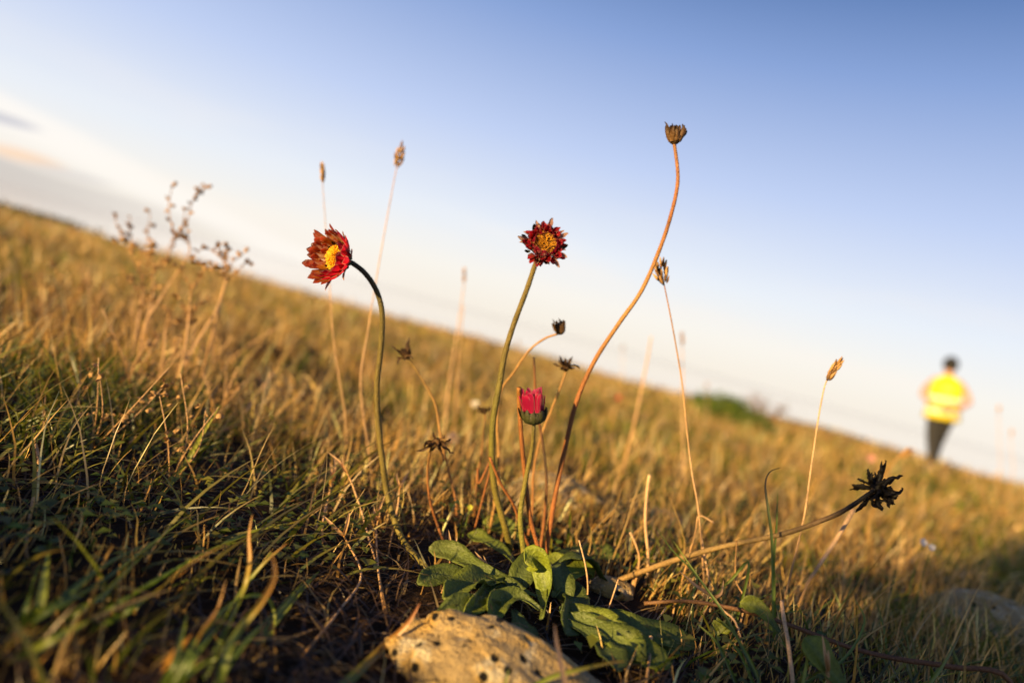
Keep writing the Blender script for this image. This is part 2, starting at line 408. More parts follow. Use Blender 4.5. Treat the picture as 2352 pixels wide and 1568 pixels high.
# green turf
n = 110000; x, y, r = scatter(n, .18, 14); patch = (vn(x * 2.2 + 40, y * 2.2 + 11) * .6 + vn(x * 9, y * 9) * .4 - .5) * 1.5 + .5 + .14 * np.clip(x, -.5, .8)
near = np.clip((r - .25) / .3, .12, 1)
m = (rng.random(n) < np.clip((patch - .28) * 2.6, .06, 1) * np.where(r > 3, .7, 1) * near * np.where((r < .9), .6, 1)) & (clear_zone(x, y) | (rng.random(n) < .08)); x, y, r = x[m], y[m], r[m]; n = len(x)
h = (.014 + .032 * rng.random(n)) * (1 + .9 * np.clip(r - 1, 0, 3) / 3); wd = (.0012 + .0014 * rng.random(n)) * np.clip(r / .8, 1, 10)
tag(blades('grass', x, y, h, wd, pick(GREEN, n) * (.6 + .4 * np.clip((r - .3) / .8, 0, 1))[:, None], .5, .4, MAT_GRASS, 4), 'short green grass growing through the dry turf', 'grass', kind='stuff')  # near blades tinted darker, putting the foreground shade into their colour
# straw
n = 100000; x, y, r = scatter(n, .22, 14); cl = vn(x * 5 + 3, y * 5 + 31) * .5 + vn(x * 17, y * 17) * .5
m = (clear_zone(x, y) | (rng.random(n) < .02)) & (rng.random(n) < np.clip((cl - .25) * 2.4, .05, 1) * np.clip((r - .20) / .36, .3, 1)); x, y, r = x[m], y[m], r[m]; n = len(x)
h = (.012 + .060 * rng.random(n) ** 2.0) * (.38 + .62 * np.clip((r - .35) / .45, 0, 1)) * (1 + .8 * np.clip(r - 1, 0, 4) / 4); wd = (.0006 + .0011 * rng.random(n)) * np.clip(r / .6, 1, 12)
patchy = (.32 + 1.15 * (.6 * vn(x * 1.1 + 80, y * 1.1 + 15) + .4 * vn(x * 3.5, y * 3.5 + 90)))[:, None] * np.array([[1.0, .95, .9]])
tag(blades('dry_grass', x, y, h, wd, np.clip(pick(STRAW, n) * patchy, 0, .85), .27, .22, MAT_GRASS, 4, kink=.14), 'straw coloured dead grass standing through the turf', 'dry grass', kind='stuff')
# a few taller flowering straws all over the slope
n = 2200; x, y, r = scatter(n, .36, 12); m = clear_zone(x, y) & (rng.random(n) < .25 + vn(x * 2 + 9, y * 2)); x, y, r = x[m], y[m], r[m]; n = len(x)
tag(blades('tall_straw', x, y, (.03 + .045 * rng.random(n)) * (1 + .45 * np.clip(r - 1, 0, 5) / 2), (.0009 + .0007 * rng.random(n)) * np.clip(r / .8, 1, 8), pick(STRAW, n), .25, .25, MAT_GRASS, 6, kink=.08), 'taller thin straws standing out of the dry turf all over the slope', 'dry grass', kind='stuff')
# longer soft green grass at the near left, laid over to the right
n = 300; x, y, r = scatter(n, .23, .62, -56, -8); h = (.03 + .05 * rng.random(n)) * np.clip(r / .4, .6, 1.2); wd = .0012 + .0022 * rng.random(n)
m = clear_zone(x, y); x, y, h, wd = x[m], y[m], h[m], wd[m]; n = len(x)
tag(blades('long_grass', x, y, h, wd, pick(GREEN, n) * .5, .45, .35, MAT_GRASS, 6, bias=(1.7, .2), tipcol=pick(STRAW, n) * .6), 'longer soft green grass laid over to the right at the near left', 'grass', kind='stuff')
# thatch lying on the soil
n = 26000; x, y, r = scatter(n, .2, 6); m = (vn(x * 14 + 50, y * 14) > .4) | (r > 1.2); x, y, r = x[m], y[m], r[m]; n = len(x)
h = .008 + .026 * rng.random(n); wd = (.0006 + .0012 * rng.random(n)) * np.clip(r / .8, 1, 6)
colr = np.where(rng.random((n, 1)) < .75, pick(BROWN, n) * .7, pick(STRAW, n) * .6)
tag(blades('thatch', x, y, h, wd, colr, 1.6, .5, MAT_GRASS, 4, kink=.55, z0=gz(x, y) + .003 * rng.random(n)), 'brown thatch of dead stalks lying on the soil', 'thatch', kind='stuff')
# small herb leaves mixed in
def herb(n=16000):
    x, y, r = scatter(n, .3, 7); m = (vn(x * 3 + 70, y * 3 + 20) > .42) & clear_zone(x, y); x, y, r = x[m], y[m], r[m]; n = len(x)
    s = (.0025 + .005 * rng.random(n)) * np.clip(r / 1.0, 1, 3); z = gz(x, y) + .002 + .018 * rng.random(n)
    a = rng.random(n) * 6.28; tl = rng.normal(size=n) * .6; V = []
    prof = [(0, 0), (.5, .4), (1, .0), (.5, -.4)]
    V = np.zeros((n, 4, 3), np.float32)
    for k, (u, v) in enumerate(prof):
        V[:, k, 0] = x + s * (u * np.cos(a) - v * np.sin(a)); V[:, k, 1] = y + s * (u * np.sin(a) + v * np.cos(a)); V[:, k, 2] = z + s * (u * .3 * tl + abs(v) * .5)
    Fc = np.arange(n * 4).reshape(n, 4); c = np.where((rng.random((n, 1)) < .8) | (r[:, None] < .6), pick(GREEN, n), pick(STRAW, n))
    me = quick('herb_leaves', V.reshape(-1, 3), Fc, np.repeat(c, 4, 0)); tag(link('herb_leaves', me, MAT_GRASS), 'tiny herb leaves and dry scraps in the turf', 'herbs', kind='stuff')
herb()

n = 9000; x, y, r = scatter(n, .7, 9); m = vn(x * 4 + 12, y * 4 + 60) > .45; x, y, r = x[m], y[m], r[m]; n = len(x)
tag(blades('dry_leaf_flakes', x, y, .010 + .02 * rng.random(n), (.003 + .003 * rng.random(n)) * np.clip(r / 1.2, 1, 5), pick(STRAW, n), .9, .8, MAT_GRASS, 3, kink=.3, z0=gz(x, y) + (.01 + .035 * rng.random(n)) * np.clip(r / 2, .6, 1.5)), 'curled pale dead leaves caught in the turf', 'dead leaves', kind='stuff')
# ------------------------------------------------------------ stems traced in place
def P_above(px, py, d, lift=.002):
    p = P(px, py, d)
    for _ in range(200):
        if p.z >= gzf(p.x, p.y) + lift or d < .1: break
        d *= .985; p = P(px, py, d)
    return p
def stalk(pts, d0, d1, down=True, lift=.002):
    """pts: picture points head first; depth runs d0..d1; ends in the soil"""
    W = []; k = len(pts) - 1
    for i, p in enumerate(pts):
        d = d0 + (d1 - d0) * (i / k) if len(p) == 2 else p[2]
        W.append(P_above(p[0], p[1], d, .0 if i == k else lift * math.sin(math.pi * min(1, .25 + .75 * (1 - i / k))) + .001))
    if down:
        b = W[-1]; g = gzf(b.x, b.y)
        if b.z > g: W.append(Vector((b.x + (W[-1].x - W[-2].x) * .3, b.y, g - .004)))
    return W
OLIVE = (.16, .115, .022); DKOLIVE = (.07, .055, .02); RUST = (.30, .11, .028); TAN = (.42, .22, .065); YG = (.30, .27, .03); PALE = (.68, .42, .22)

DRY_BRACTS = [petal_mesh(.0095, .0030, R(75), R(100 + k * 8), .7, .4, [(.20, .10, .03), (.11, .055, .02), (.03, .016, .01)], twist=.9 * (k - 2), seed=k, tipf=.4) for k in range(5)]
STAR_BRACTS = [petal_mesh(.0085 + .0018 * (k % 3), .0024, R(15 + 14 * k), R(75 - 42 * (k % 4)), .9, .7, [(.15, .075, .025), (.07, .035, .015), (.03, .016, .01)], twist=1.3 * (k - 2.5), seed=20 + k, tipf=.3) for k in range(6)]
BLACK_BRACTS = [petal_mesh(.011 + .0022 * (k % 4), .0036, R(60 - 16 * k), R(50 - 70 * (k % 2) + 10 * k), 1.0, .75, [(.003, .0022, .002), (.006, .004, .003), (.003, .002, .0015)], twist=1.2 * (k - 3), seed=40 + k, tipf=.3, curl_pow=1.8) for k in range(7)]
GREEN_BRACTS = [petal_mesh(.008, .0032, R(45), R(95 + 10 * k), .4, .08, [(.05, .06, .02), (.06, .06, .018), (.025, .02, .012)], seed=60 + k) for k in range(3)]
def put_ring(parent, name, meshes, mat, center, axis, count, radius, z, sc=(.85, 1.15), jit=.25, tilt=0, phase=0, skip=0):
    A = axis_rot(axis)
    for i in range(count):
        if random.random() < skip: continue
        ph = 2 * math.pi * (i + phase) / count + random.uniform(-jit, jit) * 2 * math.pi / count
        Rm = A @ Matrix.Rotation(ph, 3, 'Z') @ Matrix.Rotation(tilt + random.uniform(-.13, .13), 3, 'X')
        me = random.choice(meshes); o = link(name, me, mat, parent)
        off = A @ (Matrix.Rotation(ph, 3, 'Z') @ Vector((0, radius, z)))
        place(o, Rm, center + off - parent.location, random.uniform(*sc))
def dome_florets(parent, center, axis, rad, height, n, size, cols, name='disc_florets', recess=0):
    A = axis_rot(axis); V = []; Fc = []; tn = []
    oc = [(0, 0, 1), (1, 0, 0), (0, 1, 0), (-1, 0, 0), (0, -1, 0), (0, 0, -1)]
    for i in range(n):
        q = math.sqrt((i + .5) / n); a = i * 2.39996
        rr_ = q * rad; z = height * (1 - q * q) + recess * random.random()
        c = center + A @ Vector((rr_ * math.cos(a), rr_ * math.sin(a), z)); s = size * random.uniform(.75, 1.25); sl = random.uniform(1.3, 2.4); b = len(V)
        col = random.choice(cols)
        dirn = (A @ Vector((rr_ * math.cos(a) * .6, rr_ * math.sin(a) * .6, rad))).normalized(); B = axis_rot(dirn, random.random() * 3)
        for k in range(3):
            rk = (.75, 1.0, .55)[k]; zk = (0, .8, 1.5)[k]
            for j in range(5):
                an = j * 1.2566; V.append(c + B @ Vector((math.cos(an) * rk * s, math.sin(an) * rk * s, zk * s * sl)) - parent.location); tn.append(tuple(x * (.6, .9, 1.1)[k] for x in col))
        V.append(c + B @ Vector((0, 0, 1.75 * s * sl)) - parent.location); tn.append(col)
        for k in range(2):
            for j in range(5): Fc.append((b + k * 5 + j, b + k * 5 + (j + 1) % 5, b + k * 5 + 5 + (j + 1) % 5, b + k * 5 + 5 + j))
        for j in range(5): Fc.append((b + 10 + j, b + 10 + (j + 1) % 5, b + 15))
    o = link(name, mesh(name, V, Fc, np.array(tn)), MAT_FLORET, parent); return o
def hairs(parent, pts, rad, n, ln, col):
    """fine down on a stem"""
    pts = catmull(pts, 5); fr = frames(pts); V = []; Fc = []
    for i in range(n):
        k = random.randrange(len(pts) - 1); p = pts[k].lerp(pts[k + 1], random.random()); t, a, b = fr[k]; an = random.random() * 6.28
        d = a * math.cos(an) + b * math.sin(an); s = t * .00007; q = p + d * rad * .9 - parent.location; e_ = q + d * ln * random.uniform(.5, 1.2) + t * ln * random.uniform(-.4, .6)
        m_ = len(V); V += [q - s, q + s, e_]; Fc.append((m_, m_ + 1, m_ + 2))
    o = link('stem_hairs', mesh('stem_hairs', V, Fc, col), MAT_GRASS, parent); o['kind'] = 'stuff'

RED = 'red daisies and their dried heads above the leaf rosette'
# --- daisy A: open cup turned to the left
def daisy_open():
    c = P(793, 598, .38); ax = (-cr * .58 - fwd * .80 + cu * .14).normalized()
    t = thing('daisy', P(975, 1300, .40), 'open orange and red daisy on an arched stem, cup turned to the left', 'flower', RED)
    pts = [(796, 599), (812, 606), (838, 627), (862, 662), (876, 705), (878, 755), (873, 820), (866, 880), (868, 960), (878, 1055), (893, 1150), (925, 1240), (975, 1300)]
    Wp = stalk(pts, .38, .40); Wp[0] = c - ax * .001
    tube('stem', Wp, (.00135, .0019), [(.035, .03, .015), (.05, .042, .016), (.13, .1, .02), OLIVE, OLIVE, (.22, .17, .03), (.14, .12, .03)], parent=t, sides=10, n=6)
    hairs(t, Wp, .0013, 1300, .0009, (.5, .42, .22))
    o = link('receptacle', lathe_mesh('receptacle', [(.0015, -.0022), (.0036, -.0012), (.0062, .0012), (.0078, .0042), (.0068, .0052), (.002, .0056)], [(.05, .045, .02), (.045, .04, .02)], 16, .05), MAT_STEM, t)
    place(o, axis_rot(ax), c - t.location)
    P1 = [petal_mesh(.0150, .0054, R(38), R(80 + 7 * k), .4, .05, seed=80 + k, tipf=.85) for k in range(4)]
    P2 = [petal_mesh(.0160, .0044, R(44), R(80 - 8 * k), .45, .08, seed=90 + k, tipf=.82, twist=.25 * (k - 1)) for k in range(4)]
    P3 = [petal_mesh(.0105, .0044, R(48), R(78 + 6 * k), .45, .08, seed=95 + k, tipf=.75) for k in range(3)]
    put_ring(t, 'petal', P1, MAT_PETAL_A, c, ax, 21, .0064, .0030, jit=.3, sc=(.88, 1.06))
    put_ring(t, 'petal', P2, MAT_PETAL_A, c, ax, 22, .0074, .0024, jit=.35, phase=.5, sc=(.85, 1.06))
    put_ring(t, 'petal', P3, MAT_PETAL_A, c, ax, 9, .0066, .0030, jit=.5, phase=.2, sc=(.7, 1.0))
    put_ring(t, 'withered_petal', [petal_mesh(.014, .0026, R(40), R(50 - 20 * k), .8, .15, seed=150 + k, tipf=.4) for k in range(3)], MAT_PETAL_DRY, c, ax, 7, .0076, .002, jit=.8, sc=(.7, .9))
    put_ring(t, 'bract', GREEN_BRACTS, MAT_DRY, c, ax, 14, .0064, .0004, jit=.3, sc=(.9, 1.3))
    dome_florets(t, c + ax * .0056, ax, .0070, .0042, 190, .00048, [(.95, .55, .01), (.95, .45, .005), (1.0, .68, .03)])
daisy_open()
# --- daisy B: full face, ragged short petals
def daisy_ragged():
    c = P(1247, 567, .388); ax = (-fwd * .93 + cu * .22 + cr * .14).normalized()
    t = thing('daisy', P(1170, 1255, .41), 'ragged crimson daisy facing forward with a browning yellow centre', 'flower', RED)
    pts = [(1243, 578, .3885), (1231, 603, .3885), (1210, 665, .388), (1180, 745, .387), (1160, 812, .387), (1148, 880, .388), (1133, 965, .39), (1130, 1050, .395), (1138, 1130, .40), (1160, 1210, .405), (1170, 1255, .41)]
    Wp = [c - ax * .0015] + stalk(pts, 0, 0)
    tube('stem', Wp, (.0013, .0021), [(.14, .10, .03), OLIVE, OLIVE, (.17, .15, .025), (.22, .17, .03), (.18, .17, .03)], parent=t, sides=10, n=6)
    hairs(t, Wp, .0013, 1300, .0009, (.5, .42, .22))
    o = link('receptacle', lathe_mesh('receptacle', [(.0015, -.0025), (.0042, -.0012), (.0072, .0012), (.0082, .0034), (.007, .0044), (.002, .0046)], [(.05, .045, .02), (.045, .04, .02)], 16, .05), MAT_STEM, t)
    place(o, axis_rot(ax), c - t.location)
    P1 = [petal_mesh(.0078, .0042, R(66), R(28 + 24 * k), .6, .2, seed=100 + k, curl_pow=1.6, tipf=.7, twist=.3 * (k - 1.5)) for k in range(4)]
    P2 = [petal_mesh(.0084, .0040, R(50), R(-15 + 22 * k), .6, .24, seed=110 + k, curl_pow=1.4, tipf=.55, twist=.4 * (k - 1.5)) for k in range(4)]
    P3 = [petal_mesh(.0062, .0042, R(84), R(104 + 12 * k), .5, .16, seed=120 + k, tipf=.7) for k in range(3)]
    put_ring(t, 'petal', P1, MAT_PETAL_B, c, ax, 24, .0074, .0020, jit=.6, sc=(.7, 1.15))
    put_ring(t, 'petal', P2, MAT_PETAL_B, c, ax, 22, .0074, .0010, jit=.7, phase=.5, sc=(.6, 1.05))
    put_ring(t, 'petal', P3, MAT_PETAL_B, c, ax, 20, .0076, .0030, jit=.5, phase=.3, sc=(.7, 1.1))
    put_ring(t, 'withered_petal', [petal_mesh(.0085, .0030, R(45), R(-5 + 20 * k), .8, .2, seed=130 + k, tipf=.3, twist=.7 * (k - 1)) for k in range(3)], MAT_PETAL_DRY, c, ax, 12, .0082, .0016, jit=.9, sc=(.5, 1.1))
    put_ring(t, 'bract', GREEN_BRACTS + DRY_BRACTS[:2], MAT_DRY, c, ax, 14, .0078, -.0005, jit=.5, tilt=-.5, sc=(.7, 1.15))
    dome_florets(t, c + ax * .0048, ax, .0064, .0008, 210, .00042, [(.75, .36, .015), (.55, .24, .01), (.4, .17, .01), (.85, .45, .04), (.2, .08, .01)], recess=.0009)
daisy_ragged()
# --- closed magenta bud-like daisy
def daisy_closed():
    c = P(1227, 966, .37); ax = (cu * .97 - fwd * .15 + cr * -.05).normalized()
    t = thing('daisy', P(1206, 1290, .385), 'half closed magenta daisy on a short stem among cut stalks', 'flower', RED)
    Wp = [c] + stalk([(1226, 985), (1222, 1030), (1208, 1100), (1195, 1190), (1206, 1290)], .37, .385)
    tube('stem', Wp, (.0009, .0018), [(.10, .09, .03), (.17, .13, .03), (.20, .16, .03), (.22, .20, .03), YG], parent=t, sides=9)
    o = link('receptacle', lathe_mesh('receptacle', [(.001, -.0018), (.004, -.0012), (.0062, .001), (.0068, .0035), (.006, .0055), (.003, .006)], [(.06, .06, .02), (.05, .045, .02)], 16, .05), MAT_STEM, t)
    place(o, axis_rot(ax), c - t.location)
    Pc = [petal_mesh(.0128, .0042, R(76), R(88 + 6 * k), .45, .04, seed=140 + k, tipf=.7) for k in range(3)]
    put_ring(t, 'petal', Pc, MAT_PETAL_C, c, ax, 12, .0050, .003, jit=.3); put_ring(t, 'petal', Pc, MAT_PETAL_C, c, ax, 9, .0036, .004, jit=.3)
    put_ring(t, 'withered_petal', Pc, MAT_PETAL_DRY, c, ax, 5, .0052, .0045, jit=.6, sc=(.8, 1.05), tilt=-.08)
    put_ring(t, 'bract', GREEN_BRACTS, MAT_DRY, c, ax, 10, .0055, -.0005, jit=.2, sc=(.9, 1.15))
daisy_closed()
# --- dried heads
def dried(name, head, d, ax, pts, d1, rad, cols, label, kind='cup', scale=1.0):
    c = P(head[0], head[1], d); W0 = stalk(pts, d, d1)
    t = thing(name, W0[-1], label, 'dried flower', RED)
    ax = (cr * ax[0] + cu * ax[1] - fwd * ax[2]).normalized()
    Wp = [c] + W0
    tube('stem', Wp, rad, cols, parent=t, sides=9, n=6)
    if rad[0] > .0008: hairs(t, Wp, rad[0], 800, .0006, (.55, .38, .2))
    rc = (.003, .002, .002) if kind == 'black' else (.10, .055, .022)
    o = link('receptacle', lathe_mesh('receptacle', [(.001, -.0015), (.0022, -.0008), (.0036, .0008), (.0040, .003), (.003, .0045), (.001, .005)], rc, 12, .1), MAT_DRY, t)
    place(o, axis_rot(ax), c - t.location, scale * (.62 if kind == 'star' else 1))
    if kind == 'cup':
        put_ring(t, 'bract', DRY_BRACTS, MAT_DRY, c, ax, 11, .0034 * scale, 0, tilt=-.28, sc=(.85 * scale, 1.1 * scale)); put_ring(t, 'bract', DRY_BRACTS, MAT_DRY, c, ax, 9, .0022 * scale, .001, jit=.5, sc=(.7 * scale, 1.0 * scale))
        put_ring(t, 'withered_petal', STAR_BRACTS[2:], MAT_DRY, c, ax, 3, .004 * scale, .004 * scale, tilt=.9, jit=.9, sc=(.6 * scale, .8 * scale))
    elif kind == 'star':
        put_ring(t, 'bract', STAR_BRACTS, MAT_DRY, c, ax, 12, .002 * scale, .001, jit=.6, sc=(.6 * scale, 1.05 * scale)); put_ring(t, 'bract', DRY_BRACTS, MAT_DRY, c, ax, 6, .0015 * scale, .001, jit=.6, sc=(.5 * scale, .8 * scale))
    else:
        put_ring(t, 'bract', BLACK_BRACTS, MAT_DRY, c, ax, 22, .003, .0, jit=.9, sc=(.45, 1.15)); put_ring(t, 'bract', BLACK_BRACTS, MAT_DRY, c, ax, 22, .0025, .002, jit=.9, sc=(.4, .9), tilt=.5)
        put_ring(t, 'bract', BLACK_BRACTS, MAT_DRY, c, ax, 13, .003, -.001, jit=.9, sc=(.4, .95), tilt=-.8)
    return t
dried('dried_daisy', (1549, 326), .385, (.03, 1, .1), [(1549, 332), (1556, 385), (1556, 425), (1545, 480), (1520, 560), (1475, 665), (1420, 745), (1365, 830), (1325, 920), (1300, 1020), (1275, 1140), (1255, 1262)], .40, (.0009, .0016), [(.4, .2, .06), (.36, .15, .07), RUST, TAN, RUST, RUST, (.4, .12, .03)], 'tallest dried brown seed cup on a long rust coloured stem curving right')
dried('dried_daisy', (1288, 764), .42, (-.2, .9, .1), [(1280, 767), (1250, 778), (1215, 805), (1180, 855), (1152, 895), (1142, 960), (1145, 1100)], .44, (.0006, .0009), [TAN, TAN, (.45, .24, .07)], 'small brown seed head nodding on an arched thin stem right of the ragged daisy', 'cup', .8)
dried('dried_daisy', (1299, 850), .44, (.0, 1, .3), [(1298, 858), (1283, 900), (1265, 945), (1240, 1010), (1225, 1090), (1222, 1180)], .44, (.0006, .0009), [TAN, TAN, RUST], 'spiky dried star head just above the half closed daisy', 'star', 1.0)
dried('dried_daisy', (936, 822), .44, (-.45, .85, .4), [(943, 830), (975, 880), (1000, 930), (1012, 1000), (1030, 1080), (1048, 1160)], .44, (.0006, .0009), [OLIVE, TAN, RUST], 'spiky dried star head between the two tall daisies on a slanting stem', 'star', .95)
dried('dried_daisy', (1002, 1010), .40, (.2, -.5, .7), [(992, 1022), (982, 1080), (988, 1150), (1010, 1220), (1030, 1270)], .41, (.0007, .0009), [OLIVE, RUST, (.2, .09, .03)], 'low drooping dried star head with curled bracts, left of the short stems', 'star', 1.05)
dried('dried_daisy', (2012, 1122), .375, (.86, .18, -.35), [(1990, 1138), (1945, 1168), (1900, 1190), (1800, 1225), (1650, 1257), (1530, 1292), (1400, 1340)], .40, (.0012, .0017), [(.004, .003, .004), (.008, .006, .006), (.12, .07, .03), (.28, .18, .06), (.32, .19, .06), (.2, .12, .04)], 'black withered daisy head at the end of a long stem lying to the right', 'black')  # stem end by the head tinted near black: its shade is in the colour
dried('dried_daisy', (1113, 950), .47, (-.2, .9, .2), [(1114, 958), (1108, 1030), (1095, 1100), (1090, 1180)], .47, (.0005, .0008), [TAN, RUST], 'tiny brown dried head half hidden behind the ragged daisy stem', 'star', .6)
# bare stems from the same plant
def bare(pts, d0, d1, rad, cols, label, name='bare_stem', cat='stem', group='leafless stems rising from the rosette'):
    W0 = stalk(pts, d0, d1); o = tube(name, W0, rad, cols, sides=8, origin=W0[-1]); o.location = W0[-1]; return tag(o, label, cat, group)
bare([(1192, 890), (1193, 930), (1198, 1010), (1206, 1090), (1218, 1190), (1238, 1270)], .37, .39, (.00125, .0013), [(.35, .15, .03), RUST, RUST, (.4, .14, .04)], 'thick orange stem cut off blunt just left of the half closed daisy')
bare([(1226, 820), (1228, 860), (1231, 930), (1245, 1010), (1255, 1100), (1250, 1190), (1240, 1265)], .42, .42, (.0007, .001), [(.03, .02, .01), RUST, (.06, .04, .02), RUST, RUST], 'thin dark tipped stem standing behind the half closed daisy')
bare([(1125, 1050), (1150, 1110), (1180, 1160), (1200, 1220), (1222, 1275)], .38, .40, (.0008, .0010), [RUST, RUST, (.25, .1, .03)], 'rust stem leaning left, broken off beside the ragged daisy stem')
bare([(1097, 1075), (1100, 1110), (1125, 1060), (1133, 1050)], .42, .42, (.0007, .0006), [RUST, RUST], 'bent rust stem tip near the ragged daisy stem')
bare([(1145, 1150), (1150, 1190), (1160, 1230), (1158, 1270)], .43, .43, (.0006, .0007), [(.06, .03, .02), (.05, .03, .02)], 'short black thread stem beside the rosette')

# ------------------------------------------------------------ the leaf rosette and its buds
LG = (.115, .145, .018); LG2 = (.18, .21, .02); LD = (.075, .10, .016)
def spat(s): return (.25 + .75 * math.sin(min(1.0, s * 1.25) * math.pi / 2) ** 1.6) * max(.04, 1 - max(0, (s - .72) / .28) ** 2.4) ** .6 * (1 if s > .02 else .8)
ros = thing('leaf_rosette', (P(1230, 1330, .385).x, P(1230, 1330, .385).y, 0), 'rosette of broad dull green leaves at the foot of the daisies, behind the front stone', 'plant')
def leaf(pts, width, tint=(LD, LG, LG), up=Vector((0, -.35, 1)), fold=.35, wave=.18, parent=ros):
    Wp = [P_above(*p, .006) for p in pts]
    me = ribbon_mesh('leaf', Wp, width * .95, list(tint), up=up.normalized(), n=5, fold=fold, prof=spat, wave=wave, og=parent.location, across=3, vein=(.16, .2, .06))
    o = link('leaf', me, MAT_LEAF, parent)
    sm = o.modifiers.new('thickness', 'SOLIDIFY'); sm.thickness = .0004
    V = []; Fc = []; vs = me.vertices
    for q in range(150):
        v0 = random.choice(vs); p = v0.co.copy(); nn = v0.normal * random.choice((1, 1, -1)) + Vector((random.uniform(-.7, .7), random.uniform(-.7, .7), random.uniform(-.7, .7))); p += Vector((random.uniform(-.0008, .0008), random.uniform(-.0008, .0008), 0))
        a_ = nn.orthogonal().normalized() * .00003; m_ = len(V); V += [p - a_, p + a_, p + nn * .0008]; Fc.append((m_, m_ + 1, m_ + 2))
    hh = link('leaf_hairs', mesh('leaf_hairs', V, Fc, (.5, .48, .35)), MAT_GRASS, o); hh['kind'] = 'stuff'
    return o
FACE = Vector((0, -1, .35))
# the leaves one can see: base, middle, tip with their depths
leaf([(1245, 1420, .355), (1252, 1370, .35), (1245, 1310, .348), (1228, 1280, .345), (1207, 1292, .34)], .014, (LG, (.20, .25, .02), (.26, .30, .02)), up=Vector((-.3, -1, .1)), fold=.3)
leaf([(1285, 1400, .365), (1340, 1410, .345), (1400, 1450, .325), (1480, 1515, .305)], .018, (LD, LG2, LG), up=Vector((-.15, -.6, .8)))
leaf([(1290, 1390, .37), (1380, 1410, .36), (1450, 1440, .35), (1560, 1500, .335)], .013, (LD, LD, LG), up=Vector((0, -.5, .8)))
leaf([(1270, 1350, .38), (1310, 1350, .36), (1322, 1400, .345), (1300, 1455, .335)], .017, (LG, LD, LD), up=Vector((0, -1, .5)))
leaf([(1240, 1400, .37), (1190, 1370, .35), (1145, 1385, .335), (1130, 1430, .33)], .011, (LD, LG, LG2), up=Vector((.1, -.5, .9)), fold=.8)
if 0: leaf([(1220, 1390, .37), (1150, 1400, .34), (1090, 1440, .32), (1050, 1480, .31)], .017, (LD, LD, LG), up=Vector((0, -.6, .7)))
leaf([(1150, 1390, .36), (1070, 1390, .34), (1035, 1430, .325), (1015, 1500, .315)], .019, (LD, LD, LG), up=Vector((-.3, -.9, .35)))
leaf([(1230, 1370, .38), (1150, 1340, .37), (1080, 1340, .36), (1020, 1375, .35)], .014, (LD, LG, LG2), up=Vector((0, -.2, 1)), fold=.7, wave=.4)
leaf([(1270, 1370, .38), (1295, 1330, .385), (1340, 1310, .39), (1365, 1320, .392)], .014, (LG, LG2, LG2), up=Vector((-.2, -.5, .8)))
leaf([(1250, 1400, .37), (1245, 1350, .38), (1265, 1300, .39), (1310, 1285, .395)], .012, (LG, LG2, LG2), up=Vector((-.2, -.6, .6)))
leaf([(1210, 1330, .40), (1160, 1270, .41), (1110, 1240, .42), (1075, 1225, .425)], .012, (LG, LG, LG2), up=Vector((.2, -.5, .9)))
leaf([(1200, 1340, .40), (1110, 1310, .40), (1040, 1270, .41), (985, 1260, .415)], .013, (LD, LG, (.13, .15, .03)), up=Vector((0, -.6, .8)))
leaf([(1190, 1350, .39), (1100, 1340, .385), (1020, 1320, .385), (960, 1340, .385)], .012, (LD, LD, LG), up=Vector((0, -.6, .8)))
if 0: leaf([(1120, 1300, .42), (1060, 1230, .43), (1000, 1215, .44), (940, 1240, .44)], .018, (LD, LG, LG), up=Vector((0, -.8, .6)), wave=.4)
leaf([(1215, 1300, .42), (1200, 1250, .44), (1160, 1210, .455), (1110, 1200, .46)], .014, (LD, LG, LG2), up=Vector((0, -.8, .6)))
leaf([(1240, 1320, .42), (1290, 1280, .43), (1370, 1270, .44), (1430, 1285, .44)], .014, (LD, LD, LG), up=Vector((0, -.5, .9)))
leaf([(1290, 1420, .36), (1360, 1460, .335), (1400, 1500, .32), (1420, 1540, .31)], .014, (LD, LD, LD), up=Vector((0, -.4, .8)))
leaf([(1300, 1400, .365), (1390, 1420, .355), (1480, 1450, .345), (1600, 1480, .335)], .015, (LD, LG, LG), up=Vector((0, -.5, .8)))
leaf([(1290, 1410, .36), (1350, 1430, .35), (1440, 1480, .33), (1540, 1530, .315)], .016, (LD, LG, LG2), up=Vector((-.1, -.6, .8)))
leaf([(1180, 1400, .37), (1200, 1450, .34), (1205, 1490, .33)], .014, (LD, LD, LD), up=Vector((0, -.4, .8)))
leaf([(1160, 1330, .39), (1120, 1350, .375), (1100, 1385, .365), (1065, 1410, .36)], .009, (LG, LG, LG2), up=Vector((.3, -.6, .8)), fold=.9)
for k in range(3):
    a = random.uniform(0, 6.28); Lr = random.uniform(.03, .06); c0 = Vector((ros.location.x, ros.location.y, .006)); d_ = Vector((math.cos(a), math.sin(a) * .9, 0))
    pts = [c0 + d_ * Lr * q + Vector((0, 0, .016 * math.sin(q * 2.6) - .004)) for q in (.1, .45, .8, 1.15)]
    for p in pts: p.z = max(p.z, gzf(p.x, p.y) + .002)
    me = ribbon_mesh('leaf', pts, random.uniform(.010, .017), [LD, LD, LG], up=Vector((random.uniform(-.3, .3), random.uniform(-.3, .3), 1)), n=4, fold=.35, prof=spat, wave=.2, og=ros.location, across=2, vein=(.14, .18, .06))
    o = link('leaf', me, MAT_LEAF, ros); sm = o.modifiers.new('thickness', 'SOLIDIFY'); sm.thickness = .0004
